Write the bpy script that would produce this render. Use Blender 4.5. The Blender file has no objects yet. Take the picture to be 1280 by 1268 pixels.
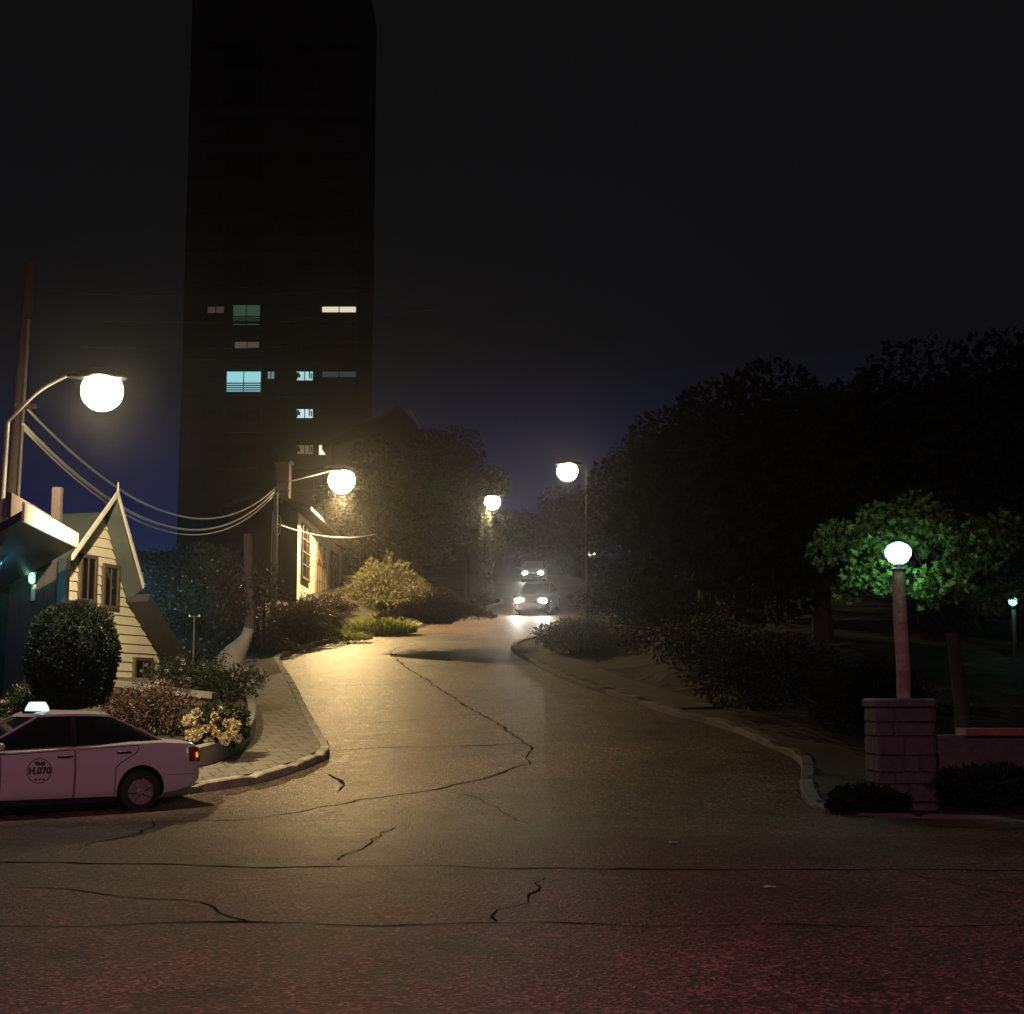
import bpy, bmesh, math, random
from mathutils import Vector, Matrix, noise
random.seed(7)
R = math.radians
scene = bpy.context.scene
COL = scene.collection
PI = math.pi

# ------------------------------------------------------------------ camera model
F = 1859.0                      # focal length in pixels of a 1280 px wide frame
CAMZ = 1.6
TILT = math.atan(242.0 / F)
CT, ST = math.cos(TILT), math.sin(TILT)

def ray(px, py):
    a = (px - 640.0) / F
    b = (634.0 - py) / F
    return Vector((a, CT - b * ST, ST + b * CT))

def P(px, py, d):               # point at distance d (along y) seen at a pixel
    r = ray(px, py)
    k = d / r.y
    return Vector((r.x * k, d, CAMZ + r.z * k))

def h0(y):                      # height of the road surface
    if y < 19: return 0.0
    if y < 25: return 0.12 * (y - 19) ** 2 / 12.0
    if y < 118: return 0.12 * (y - 22)
    return 0.12 * 96 + 0.05 * (y - 118)

def G(px, py, off=0.0):         # where the ray of a pixel meets the road surface
    r = ray(px, py)
    y = 3.0
    while y < 260:
        k = y / r.y
        if CAMZ + r.z * k <= h0(y) + off:
            lo, hi = y - 0.25, y
            for _ in range(20):
                m = (lo + hi) / 2
                if CAMZ + r.z * m / r.y <= h0(m) + off: hi = m
                else: lo = m
            y = hi
            break
        y += 0.25
    return Vector((r.x * y / r.y, y, h0(y) + off))

# ------------------------------------------------------------------ mesh helpers
class MB:
    def __init__(s):
        s.v = []; s.f = []; s.m = []
    def face(s, pts, mi=0):
        i = len(s.v); s.v.extend([tuple(p) for p in pts]); s.f.append(tuple(range(i, i + len(pts)))); s.m.append(mi)
    def grid(s, rows, closed=False, cap=False, mi=0):
        n = len(rows[0]); i0 = len(s.v)
        for r in rows: s.v.extend([tuple(p) for p in r])
        for a in range(len(rows) - 1):
            for b in range(n if closed else n - 1):
                c = (b + 1) % n
                s.f.append((i0 + a*n + b, i0 + a*n + c, i0 + (a+1)*n + c, i0 + (a+1)*n + b)); s.m.append(mi)
        if cap:
            s.f.append(tuple(i0 + b for b in reversed(range(n)))); s.m.append(mi)
            k = i0 + (len(rows) - 1) * n
            s.f.append(tuple(k + b for b in range(n))); s.m.append(mi)
    def box(s, c, size, rz=0.0, mi=0, M=None):
        hx, hy, hz = size[0]/2, size[1]/2, size[2]/2
        M = M or (Matrix.Translation(Vector(c)) @ Matrix.Rotation(rz, 4, 'Z'))
        p = [M @ Vector((x, y, z)) for z in (-hz, hz) for x, y in ((-hx,-hy),(hx,-hy),(hx,hy),(-hx,hy))]
        i = len(s.v); s.v.extend([tuple(q) for q in p])
        for f in ((3,2,1,0),(4,5,6,7),(0,1,5,4),(1,2,6,5),(2,3,7,6),(3,0,4,7)):
            s.f.append(tuple(i + k for k in f)); s.m.append(mi)
    def prism(s, poly, off, mi=0):          # polygon of 3-D points pushed along a vector
        a = [Vector(p) for p in poly]; o = Vector(off); b = [p + o for p in a]; n = len(a)
        i = len(s.v); s.v.extend([tuple(p) for p in a + b])
        s.f.append(tuple(i + k for k in reversed(range(n)))); s.m.append(mi)
        s.f.append(tuple(i + n + k for k in range(n))); s.m.append(mi)
        for k in range(n):
            q = (k + 1) % n
            s.f.append((i+k, i+q, i+n+q, i+n+k)); s.m.append(mi)
    def tube(s, pts, r, n=8, cap=True, mi=0):
        pts = [Vector(p) for p in pts]
        rr = r if isinstance(r, (list, tuple)) else [r] * len(pts)
        rows = []
        t0 = (pts[1] - pts[0]).normalized()
        u = t0.orthogonal().normalized()
        for k, p in enumerate(pts):
            t = (pts[min(k+1, len(pts)-1)] - pts[max(k-1, 0)]).normalized()
            u = (u - t * u.dot(t))
            u = u.normalized() if u.length > 1e-6 else t.orthogonal().normalized()
            w = t.cross(u)
            rows.append([p + (u * math.cos(2*PI*j/n) + w * math.sin(2*PI*j/n)) * rr[k] for j in range(n)])
        s.grid(rows, closed=True, cap=cap, mi=mi)
    def lathe(s, prof, M=None, n=20, mi=0, cap=True):   # profile of (radius, height)
        M = M or Matrix.Identity(4)
        rows = [[M @ Vector((r*math.cos(2*PI*j/n), r*math.sin(2*PI*j/n), z)) for j in range(n)] for r, z in prof]
        s.grid(rows, closed=True, cap=cap, mi=mi)
    def leaf(s, p, d, w, L, W, mi=0):       # folded pointed leaf: p base, d direction, w side
        p = Vector(p); d = Vector(d); w = Vector(w); up = d.cross(w) * (0.12 * L)
        i = len(s.v)
        s.v.extend([tuple(p), tuple(p + d*L*0.45 + w*W*0.5 + up), tuple(p + d*L), tuple(p + d*L*0.45 - w*W*0.5 + up)])
        s.f.append((i, i+1, i+2)); s.m.append(mi); s.f.append((i, i+2, i+3)); s.m.append(mi)
    def build(s, name, mats, parent=None, smooth=False, loc=None):
        me = bpy.data.meshes.new(name)
        me.from_pydata(s.v, [], s.f)
        for m in (mats if isinstance(mats, (list, tuple)) else [mats]): me.materials.append(m)
        if any(s.m): me.polygons.foreach_set('material_index', s.m)
        me.update()
        if smooth:
            me.polygons.foreach_set('use_smooth', [True] * len(me.polygons))
            if smooth != 'all':
                try: me.set_sharp_from_angle(angle=R(38))
                except Exception: pass
        o = bpy.data.objects.new(name, me); COL.objects.link(o)
        if parent is not None: o.parent = parent
        if loc is not None: o.location = loc
        return o

def tag(o, label=None, cat=None, group=None, kind=None):
    if label: o['label'] = label
    if cat: o['category'] = cat
    if group: o['group'] = group
    if kind: o['kind'] = kind
    return o

def thing(name, label, cat, loc=(0,0,0), rz=0.0, group=None):
    o = bpy.data.objects.new(name, None); COL.objects.link(o)
    o.location = loc; o.rotation_euler = (0, 0, rz); o.empty_display_size = 0.2
    return tag(o, label, cat, group)

def copy_tree(o, parent=None):
    c = o.copy(); COL.objects.link(c)
    if parent is not None: c.parent = parent
    for ch in list(o.children): copy_tree(ch, c)
    return c

def light(kind, loc, power, color, radius=0.1, parent=None, **kw):
    l = bpy.data.lights.new('lamp_light', kind)
    l.energy = power; l.color = color; l.shadow_soft_size = radius
    for k, v in kw.items(): setattr(l, k, v)
    o = bpy.data.objects.new('lamp_light', l); COL.objects.link(o); o.location = loc
    if parent is not None: o.parent = parent
    return o

def smooth_line(pts, step=0.35):
    pts = [Vector(p) for p in pts]; out = []
    for i in range(len(pts) - 1):
        p0 = pts[max(i-1, 0)]; p1 = pts[i]; p2 = pts[i+1]; p3 = pts[min(i+2, len(pts)-1)]
        n = max(2, int((p2 - p1).length / step))
        for k in range(n):
            t = k / n
            q = 0.5 * ((2*p1) + (p2-p0)*t + (2*p0-5*p1+4*p2-p3)*t*t + (3*p1-p0-3*p2+p3)*t**3)
            out.append(q)
    out.append(pts[-1])
    return out

# ------------------------------------------------------------------ materials
def nt(name):
    m = bpy.data.materials.new(name); m.use_nodes = True
    return m, m.node_tree, m.node_tree.nodes['Principled BSDF']

def mat(name, c, rough=0.7, metal=0.0, spec=0.4, var=0.25, scale=6.0, bump=0.0, bscale=None, c2=None, coat=0.0):
    m, t, b = nt(name)
    b.inputs['Roughness'].default_value = rough; b.inputs['Metallic'].default_value = metal
    b.inputs['Specular IOR Level'].default_value = spec; b.inputs['Coat Weight'].default_value = coat
    tc = t.nodes.new('ShaderNodeTexCoord')
    n = t.nodes.new('ShaderNodeTexNoise'); n.inputs['Scale'].default_value = scale; n.inputs['Detail'].default_value = 6
    n.inputs['Roughness'].default_value = 0.65
    t.links.new(tc.outputs['Object'], n.inputs['Vector'])
    r = t.nodes.new('ShaderNodeValToRGB')
    c2 = c2 or tuple(x * (1 - var) for x in c)
    r.color_ramp.elements[0].position = 0.3; r.color_ramp.elements[1].position = 0.7
    r.color_ramp.elements[0].color = (*c2, 1); r.color_ramp.elements[1].color = (*c, 1)
    t.links.new(n.outputs['Fac'], r.inputs['Fac']); t.links.new(r.outputs['Color'], b.inputs['Base Color'])
    if bump:
        n2 = t.nodes.new('ShaderNodeTexNoise'); n2.inputs['Scale'].default_value = bscale or scale * 6; n2.inputs['Detail'].default_value = 4
        t.links.new(tc.outputs['Object'], n2.inputs['Vector'])
        bp = t.nodes.new('ShaderNodeBump'); bp.inputs['Strength'].default_value = bump; bp.inputs['Distance'].default_value = 0.02
        t.links.new(n2.outputs['Fac'], bp.inputs['Height']); t.links.new(bp.outputs['Normal'], b.inputs['Normal'])
    return m

def emit(name, c, strength, base=(0.5,0.5,0.5)):
    m, t, b = nt(name)
    b.inputs['Base Color'].default_value = (*base, 1)
    b.inputs['Emission Color'].default_value = (*c, 1); b.inputs['Emission Strength'].default_value = strength
    return m

def leafmat(name, c, c2, rough=0.5, trans=0.25, spec=0.3):
    m, t, b = nt(name)
    g = t.nodes.new('ShaderNodeNewGeometry'); r = t.nodes.new('ShaderNodeValToRGB')
    r.color_ramp.elements[0].color = (*c2, 1); r.color_ramp.elements[1].color = (*c, 1)
    t.links.new(g.outputs['Random Per Island'], r.inputs['Fac']); t.links.new(r.outputs['Color'], b.inputs['Base Color'])
    b.inputs['Roughness'].default_value = rough; b.inputs['Specular IOR Level'].default_value = spec
    if trans:
        tr = t.nodes.new('ShaderNodeBsdfTranslucent'); t.links.new(r.outputs['Color'], tr.inputs['Color'])
        mx = t.nodes.new('ShaderNodeMixShader'); mx.inputs['Fac'].default_value = trans
        out = t.nodes['Material Output']
        t.links.new(b.outputs[0], mx.inputs[1]); t.links.new(tr.outputs[0], mx.inputs[2]); t.links.new(mx.outputs[0], out.inputs['Surface'])
    return m

def asphalt(name):
    m, t, b = nt(name)
    tc = t.nodes.new('ShaderNodeTexCoord')
    def nz(scale, detail=5, rough=0.6):
        n = t.nodes.new('ShaderNodeTexNoise'); n.inputs['Scale'].default_value = scale; n.inputs['Detail'].default_value = detail
        n.inputs['Roughness'].default_value = rough
        t.links.new(tc.outputs['Object'], n.inputs['Vector']); return n
    big, mid, fine = nz(0.30, 8, 0.68), nz(2.6, 8, 0.75), nz(36, 2, 0.7)
    vor = t.nodes.new('ShaderNodeTexVoronoi'); vor.inputs['Scale'].default_value = 40
    t.links.new(tc.outputs['Object'], vor.inputs['Vector'])
    r1 = t.nodes.new('ShaderNodeValToRGB')
    e = r1.color_ramp.elements; e[0].position = 0.32; e[1].position = 0.70
    e[0].color = (0.034, 0.025, 0.024, 1); e[1].color = (0.120, 0.088, 0.074, 1)
    t.links.new(big.outputs['Fac'], r1.inputs['Fac'])
    r2 = t.nodes.new('ShaderNodeValToRGB'); e = r2.color_ramp.elements
    e[0].position = 0.3; e[1].position = 0.75; e[0].color = (0.55, 0.55, 0.55, 1); e[1].color = (1.35, 1.32, 1.28, 1)
    t.links.new(mid.outputs['Fac'], r2.inputs['Fac'])
    mx = t.nodes.new('ShaderNodeMix'); mx.data_type = 'RGBA'; mx.blend_type = 'MULTIPLY'; mx.inputs['Factor'].default_value = 1
    t.links.new(r1.outputs['Color'], mx.inputs['A']); t.links.new(r2.outputs['Color'], mx.inputs['B'])
    r3 = t.nodes.new('ShaderNodeValToRGB'); e = r3.color_ramp.elements   # bright chips of stone
    e[0].position = 0.60; e[1].position = 0.86; e[0].color = (0.65, 0.65, 0.65, 1); e[1].color = (5.5, 5.2, 4.8, 1)
    t.links.new(vor.outputs['Color'], r3.inputs['Fac'])
    mx2 = t.nodes.new('ShaderNodeMix'); mx2.data_type = 'RGBA'; mx2.blend_type = 'MULTIPLY'; mx2.inputs['Factor'].default_value = 0.8
    t.links.new(mx.outputs['Result'], mx2.inputs['A']); t.links.new(r3.outputs['Color'], mx2.inputs['B'])
    # the crossing street is an older, darker and redder asphalt; oil stains and patches on both
    sp = t.nodes.new('ShaderNodeSeparateXYZ'); t.links.new(tc.outputs['Object'], sp.inputs[0])
    wob = t.nodes.new('ShaderNodeMath'); wob.operation = 'MULTIPLY_ADD'; wob.inputs[1].default_value = 1.2
    t.links.new(mid.outputs['Fac'], wob.inputs[0]); t.links.new(sp.outputs['Y'], wob.inputs[2])
    edge = t.nodes.new('ShaderNodeMapRange'); edge.inputs['From Min'].default_value = 18.4; edge.inputs['From Max'].default_value = 18.7
    t.links.new(wob.outputs[0], edge.inputs['Value'])
    zone = t.nodes.new('ShaderNodeMix'); zone.data_type = 'RGBA'
    zone.inputs['A'].default_value = (1.0, 0.66, 0.76, 1); zone.inputs['B'].default_value = (1.12, 1.04, 0.94, 1)
    t.links.new(edge.outputs['Result'], zone.inputs['Factor'])
    mx3 = t.nodes.new('ShaderNodeMix'); mx3.data_type = 'RGBA'; mx3.blend_type = 'MULTIPLY'; mx3.inputs['Factor'].default_value = 1
    t.links.new(mx2.outputs['Result'], mx3.inputs['A']); t.links.new(zone.outputs['Result'], mx3.inputs['B'])
    st = nz(0.85, 4, 0.5); r4 = t.nodes.new('ShaderNodeValToRGB'); e = r4.color_ramp.elements
    e[0].position = 0.30; e[1].position = 0.42; e[0].color = (0.45, 0.44, 0.45, 1); e[1].color = (1, 1, 1, 1)
    t.links.new(st.outputs['Fac'], r4.inputs['Fac'])
    mx4 = t.nodes.new('ShaderNodeMix'); mx4.data_type = 'RGBA'; mx4.blend_type = 'MULTIPLY'; mx4.inputs['Factor'].default_value = 1
    t.links.new(mx3.outputs['Result'], mx4.inputs['A']); t.links.new(r4.outputs['Color'], mx4.inputs['B'])
    t.links.new(mx4.outputs['Result'], b.inputs['Base Color'])
    rr = t.nodes.new('ShaderNodeMapRange'); rr.inputs['To Min'].default_value = 0.40; rr.inputs['To Max'].default_value = 0.66
    t.links.new(mid.outputs['Fac'], rr.inputs['Value']); t.links.new(rr.outputs['Result'], b.inputs['Roughness'])
    b.inputs['Specular IOR Level'].default_value = 0.30
    bp = t.nodes.new('ShaderNodeBump'); bp.inputs['Strength'].default_value = 0.9; bp.inputs['Distance'].default_value = 0.010
    ad = t.nodes.new('ShaderNodeMath'); ad.operation = 'ADD'
    t.links.new(fine.outputs['Fac'], ad.inputs[0]); t.links.new(vor.outputs['Distance'], ad.inputs[1])
    t.links.new(ad.outputs[0], bp.inputs['Height'])
    bp2 = t.nodes.new('ShaderNodeBump'); bp2.inputs['Strength'].default_value = 0.5; bp2.inputs['Distance'].default_value = 0.05
    t.links.new(mid.outputs['Fac'], bp2.inputs['Height']); t.links.new(bp.outputs['Normal'], bp2.inputs['Normal'])
    t.links.new(bp2.outputs['Normal'], b.inputs['Normal'])
    return m

def brickmat(name, c1, c2, mortar, bw, bh, msize, rough=0.8, bump=0.4, vec='Object', rot=(0,0,0)):
    m, t, b = nt(name)
    tc = t.nodes.new('ShaderNodeTexCoord'); mp = t.nodes.new('ShaderNodeMapping'); mp.inputs['Rotation'].default_value = rot
    t.links.new(tc.outputs[vec], mp.inputs['Vector'])
    k = t.nodes.new('ShaderNodeTexBrick'); k.inputs['Scale'].default_value = 1.0
    k.inputs['Brick Width'].default_value = bw; k.inputs['Row Height'].default_value = bh; k.inputs['Mortar Size'].default_value = msize
    k.inputs['Color1'].default_value = (*c1, 1); k.inputs['Color2'].default_value = (*c2, 1); k.inputs['Mortar'].default_value = (*mortar, 1)
    t.links.new(mp.outputs['Vector'], k.inputs['Vector'])
    n = t.nodes.new('ShaderNodeTexNoise'); n.inputs['Scale'].default_value = 5; n.inputs['Detail'].default_value = 8
    t.links.new(tc.outputs['Object'], n.inputs['Vector'])
    r = t.nodes.new('ShaderNodeValToRGB'); r.color_ramp.elements[0].color = (0.55,0.55,0.55,1); r.color_ramp.elements[1].color = (1.25,1.25,1.25,1)
    t.links.new(n.outputs['Fac'], r.inputs['Fac'])
    mx = t.nodes.new('ShaderNodeMix'); mx.data_type = 'RGBA'; mx.blend_type = 'MULTIPLY'; mx.inputs['Factor'].default_value = 1
    t.links.new(k.outputs['Color'], mx.inputs['A']); t.links.new(r.outputs['Color'], mx.inputs['B'])
    t.links.new(mx.outputs['Result'], b.inputs['Base Color']); b.inputs['Roughness'].default_value = rough
    bp = t.nodes.new('ShaderNodeBump'); bp.inputs['Strength'].default_value = bump; bp.inputs['Distance'].default_value = 0.02; bp.invert = True
    t.links.new(k.outputs['Fac'], bp.inputs['Height']); t.links.new(bp.outputs['Normal'], b.inputs['Normal'])
    return m

M_ASPH = asphalt('asphalt')
M_TAR = mat('tar', (0.008,0.007,0.007), 0.95, spec=0.05, bump=0.3, scale=20)
M_CONC = mat('concrete', (0.34,0.31,0.26), 0.8, bump=0.5, scale=3, bscale=40, c2=(0.20,0.18,0.15))
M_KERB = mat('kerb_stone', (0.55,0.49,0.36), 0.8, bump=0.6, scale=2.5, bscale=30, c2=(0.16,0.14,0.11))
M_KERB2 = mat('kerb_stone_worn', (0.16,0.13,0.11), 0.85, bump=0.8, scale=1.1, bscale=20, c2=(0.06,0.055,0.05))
M_PAVE = brickmat('paving', (0.17,0.15,0.125), (0.22,0.19,0.155), (0.075,0.065,0.055), 0.42, 0.42, 0.018, rot=(0,0,R(-24)))
M_SOIL = mat('soil', (0.05,0.04,0.03), 0.95, bump=0.9, scale=2, bscale=14)
M_GROUND = mat('ground_soil', (0.013,0.012,0.008), 0.95, bump=0.8, scale=0.8, bscale=8)
M_PAINT = mat('taxi_paint', (0.56,0.53,0.52), 0.28, spec=0.5, var=0.04, scale=2, coat=0.6)
M_PAINT2 = mat('grey_paint', (0.10,0.11,0.13), 0.28, spec=0.5, var=0.05, scale=2, coat=0.6)
M_GLASS = mat('dark_glass', (0.012,0.013,0.015), 0.05, spec=0.6, var=0.1)
M_RUB = mat('rubber', (0.018,0.017,0.017), 0.75, bump=0.2)
M_TRIM = mat('black_trim', (0.015,0.015,0.016), 0.45)
M_RIM = mat('wheel_rim', (0.34,0.33,0.33), 0.4, metal=0.3)
M_CHROME = mat('chrome', (0.6,0.6,0.6), 0.15, metal=1.0, var=0.02)
M_STEEL = mat('galvanised_steel', (0.26,0.245,0.22), 0.5, metal=0.35, scale=5, bump=0.1)
M_POLEW = mat('weathered_pole_wood', (0.065,0.045,0.04), 0.85, scale=3, bump=0.5, bscale=30)
M_CABLE = mat('cable_sheath', (0.55,0.52,0.45), 0.5, var=0.1)
M_CABLED = mat('dark_cable', (0.04,0.036,0.03), 0.5, var=0.1)
M_POLED = mat('unlit_pole', (0.014,0.012,0.011), 0.8)  # near black: darkness put into the colour of the far lamp poles
M_LOG = mat('log_wood', (0.36,0.27,0.18), 0.65, scale=4.0, bump=0.9, bscale=14, c2=(0.12,0.085,0.06))
M_WORN = mat('worn_pavement', (0.085,0.068,0.055), 0.9, scale=1.2, var=0.6, bump=0.8, bscale=12)
M_STONE = mat('pillar_stone', (0.10,0.092,0.088), 0.92, scale=4, bump=1.0, bscale=13, c2=(0.06,0.058,0.06))
M_MORTAR = mat('pillar_mortar', (0.07,0.06,0.06), 0.95, bump=0.5)
M_CAP = mat('red_coping', (0.26,0.10,0.09), 0.8, bump=0.4)
M_BRICK = brickmat('red_brick', (0.25,0.10,0.075), (0.19,0.08,0.06), (0.10,0.075,0.06), 0.24, 0.075, 0.008, rot=(R(90),0,0))
M_SIDING = mat('cream_paint', (0.84,0.78,0.58), 0.65, scale=1.3, var=0.14, bump=0.1)
M_WHITE = mat('white_paint', (0.80,0.76,0.66), 0.6, scale=3, var=0.2)
M_GREYTR = mat('grey_trim_paint', (0.36,0.36,0.33), 0.7, scale=3)
M_ROOF = mat('dark_shingle', (0.06,0.055,0.05), 0.85, bump=0.6, scale=4)
M_SOFFIT = mat('stained_soffit', (0.10,0.12,0.11), 0.35, scale=2)
M_WOODW = mat('dark_boarding_gable_shade', (0.032,0.020,0.017), 0.75, scale=2.5, bump=0.4)  # lodge boards; also the shade colour laid over the white house's gable
M_STUCCO = mat('white_stucco', (0.62,0.58,0.48), 0.85, scale=1.2, var=0.25, bump=0.4, bscale=25)
M_STUCD = mat('dark_render', (0.07,0.06,0.055), 0.9, scale=0.6, bump=0.2)
M_TOWER = mat('tower_concrete', (0.06,0.056,0.05), 0.9, scale=0.3, bump=0.1)
M_SHUT = mat('brown_shutter', (0.12,0.09,0.065), 0.7)
M_BARK = mat('bark', (0.030,0.023,0.018), 0.95, scale=5, bump=1.0, bscale=22)
M_BARKP = mat('pale_bark', (0.22,0.19,0.16), 0.9, scale=4, bump=0.8, bscale=18)
M_LIME = mat('whitewash', (0.82,0.80,0.68), 0.85, scale=5, bump=0.8, bscale=20)
M_SIGNW = mat('sign_white', (0.65,0.65,0.62), 0.5, var=0.1)
M_STEP = mat('stair_stone', (0.30,0.28,0.25), 0.85, scale=3, bump=0.4)
M_PAPER = mat('paper', (0.7,0.68,0.62), 0.8)
L_DARK = leafmat('leaf_dark', (0.050,0.075,0.030), (0.022,0.036,0.016))
L_BOX = leafmat('leaf_box', (0.026,0.034,0.022), (0.010,0.014,0.009), rough=0.65, spec=0.12)
L_MAPLE = leafmat('leaf_maple', (0.13,0.19,0.035), (0.05,0.10,0.02), trans=0.4)
L_OLIVE = leafmat('leaf_olive', (0.15,0.14,0.06), (0.05,0.05,0.025))
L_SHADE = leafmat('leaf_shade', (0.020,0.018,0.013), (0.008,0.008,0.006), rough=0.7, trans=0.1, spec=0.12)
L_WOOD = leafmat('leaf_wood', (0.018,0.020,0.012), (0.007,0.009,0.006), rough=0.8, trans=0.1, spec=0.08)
L_GRASS = leafmat('leaf_grass', (0.42,0.46,0.12), (0.18,0.22,0.06), trans=0.4)
L_GREY = leafmat('leaf_greygreen', (0.10,0.11,0.07), (0.035,0.042,0.028))
L_BROWN = leafmat('leaf_brown', (0.13,0.085,0.06), (0.05,0.035,0.028))
L_IVY = leafmat('leaf_ivy', (0.13,0.14,0.05), (0.05,0.055,0.022))
L_HYD = leafmat('petal_cream', (0.80,0.70,0.42), (0.55,0.42,0.28), trans=0.2)
L_PINK = leafmat('petal_pink', (0.75,0.42,0.40), (0.55,0.22,0.24), trans=0.2)
L_PALE = leafmat('petal_pale', (0.80,0.72,0.68), (0.6,0.5,0.48), trans=0.2)

WARM = (1.0, 0.80, 0.46)
WARM2 = (1.0, 0.68, 0.29)
E_LAMP = emit('sodium_lamp', (1.0, 0.84, 0.50), 22)
E_GREEN = emit('mercury_lantern', (0.50, 1.0, 0.82), 6)
E_HEAD = emit('headlight_glow', (1.0, 0.97, 0.85), 220)
E_TAXI = emit('taxi_sign_glow', (0.72, 1.0, 0.92), 1.1)
E_TAIL = emit('reflector_glint', (1.0, 0.35, 0.08), 0.9, (0.5,0.02,0.02))
E_TEAL = emit('teal_tube', (0.25, 0.85, 1.0), 1.2)
E_DOT = emit('white_bulb', (1.0, 0.97, 0.9), 3)
M_TAIL = mat('tail_lens', (0.30,0.015,0.012), 0.15, var=0.1)

# ------------------------------------------------------------------ world and camera
w = bpy.data.worlds.new('World'); scene.world = w; w.use_nodes = True
t = w.node_tree; bg = t.nodes['Background']
sky = t.nodes.new('ShaderNodeTexSky'); sky.sky_type = 'NISHITA'; sky.sun_disc = False
sky.sun_elevation = R(4); sky.sun_rotation = R(180); sky.air_density = 1.0; sky.dust_density = 0.3; sky.ozone_density = 3.0
mul = t.nodes.new('ShaderNodeMix'); mul.data_type = 'RGBA'; mul.blend_type = 'MULTIPLY'; mul.inputs['Factor'].default_value = 1
mul.inputs['B'].default_value = (0.030, 0.034, 0.19, 1)
add = t.nodes.new('ShaderNodeMix'); add.data_type = 'RGBA'; add.blend_type = 'ADD'; add.inputs['Factor'].default_value = 1
add.inputs['B'].default_value = (0.041, 0.040, 0.034, 1)
t.links.new(sky.outputs['Color'], mul.inputs['A'])
SC = t.nodes.new('ShaderNodeMix'); SC.data_type = 'RGBA'; SC.blend_type = 'MULTIPLY'; SC.inputs['Factor'].default_value = 1
t.links.new(mul.outputs['Result'], SC.inputs['A'])
gtc = t.nodes.new('ShaderNodeTexCoord'); sx = t.nodes.new('ShaderNodeSeparateXYZ'); mr = t.nodes.new('ShaderNodeMapRange')
t.links.new(gtc.outputs['Generated'], sx.inputs[0]); t.links.new(sx.outputs['Z'], mr.inputs['Value'])
mr.interpolation_type = 'SMOOTHSTEP'; mr.inputs['From Min'].default_value = 0.06; mr.inputs['From Max'].default_value = 0.24
mr.inputs['To Min'].default_value = 1.0; mr.inputs['To Max'].default_value = 0.03
t.links.new(mr.outputs['Result'], SC.inputs['B'])
t.links.new(SC.outputs['Result'], add.inputs['A']); t.links.new(add.outputs['Result'], bg.inputs['Color'])
bg.inputs['Strength'].default_value = 0.11

cam = bpy.data.cameras.new('camera'); co = bpy.data.objects.new('camera', cam); COL.objects.link(co)
co.location = (0, 0, CAMZ); co.rotation_euler = (PI/2 + TILT, 0, 0)
cam.sensor_fit = 'HORIZONTAL'; cam.sensor_width = 56.0; cam.lens = 56.0 * F / 1280.0
cam.clip_start = 0.1; cam.clip_end = 2000
scene.camera = co
vs = scene.view_settings; vs.view_transform = 'Standard'; vs.look = 'None'; vs.exposure = 0; vs.gamma = 1
cy = scene.cycles
cy.use_denoising = True; cy.max_bounces = 5; cy.diffuse_bounces = 2; cy.glossy_bounces = 3; cy.volume_bounces = 0
cy.sample_clamp_indirect = 3; cy.sample_clamp_direct = 0; cy.caustics_reflective = False; cy.caustics_refractive = False
try: cy.denoiser = 'OPENIMAGEDENOISE'
except Exception: pass

# ------------------------------------------------------------------ road, kerbs, banks
def dist_poly(x, y, pts):
    best = 1e9
    for i in range(len(pts) - 1):
        ax, ay = pts[i].x, pts[i].y; bx, by = pts[i+1].x, pts[i+1].y
        dx, dy = bx-ax, by-ay; q = dx*dx + dy*dy
        k = 0 if q == 0 else max(0, min(1, ((x-ax)*dx + (y-ay)*dy) / q))
        best = min(best, (x-ax-k*dx)**2 + (y-ay-k*dy)**2)
    return math.sqrt(best)

mb = MB()
ys = [-14 + 0.75*i for i in range(0, 190)]
mb.grid([[(x, y, h0(y)) for x in range(-64, 66, 4)] for y in ys])
tag(mb.build('road', M_ASPH, smooth='all'), kind='structure')
mb = MB(); mb.grid([[(x, y, (h0(y) if y > 0 else 0) - 0.6) for x in range(-600, 601, 100)] for y in list(range(-600, 0, 100)) + list(range(0, 130, 5)) + list(range(130, 900, 70))])
tag(mb.build('ground', M_GROUND), kind='structure')

LK = [(-420,1080),(-160,1040),(0,1020),(100,1011),(180,1001),(245,992),(320,980),(378,962),(407,949),(412,940),(402,924),(386,896),(369,862),(354,836),(350,826),(372,816),(414,804),(470,794),(522,785),(590,767),(622,758),(630,754),(622,750),(590,744),(540,740),(460,736),(300,733)]
RK = [(1900,1046),(1280,1027),(1120,1022),(1040,1017),(1008,1005),(1000,985),(1002,962),(990,948),(955,932),(916,915),(870,902),(834,893),(768,871),(717,854),(670,832),(642,816),(639,811),(648,805),(668,800),(692,796),(730,786),(776,772),(860,764),(1100,757)]
FK = [(-300,717),(300,715),(480,716),(560,717),(640,716),(712,719),(745,728),(762,742),(800,752),(900,754),(1200,748)]
LKp = smooth_line([G(*p) for p in LK], 0.22); RKp = smooth_line([G(*p) for p in RK], 0.22); FKp = smooth_line([G(*p) for p in FK], 1.0)

def side_n(pts, i):
    a = pts[max(i-1, 0)]; b = pts[min(i+1, len(pts)-1)]
    d = Vector((b.x-a.x, b.y-a.y, 0)).normalized()
    return Vector((-d.y, d.x, 0))

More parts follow.
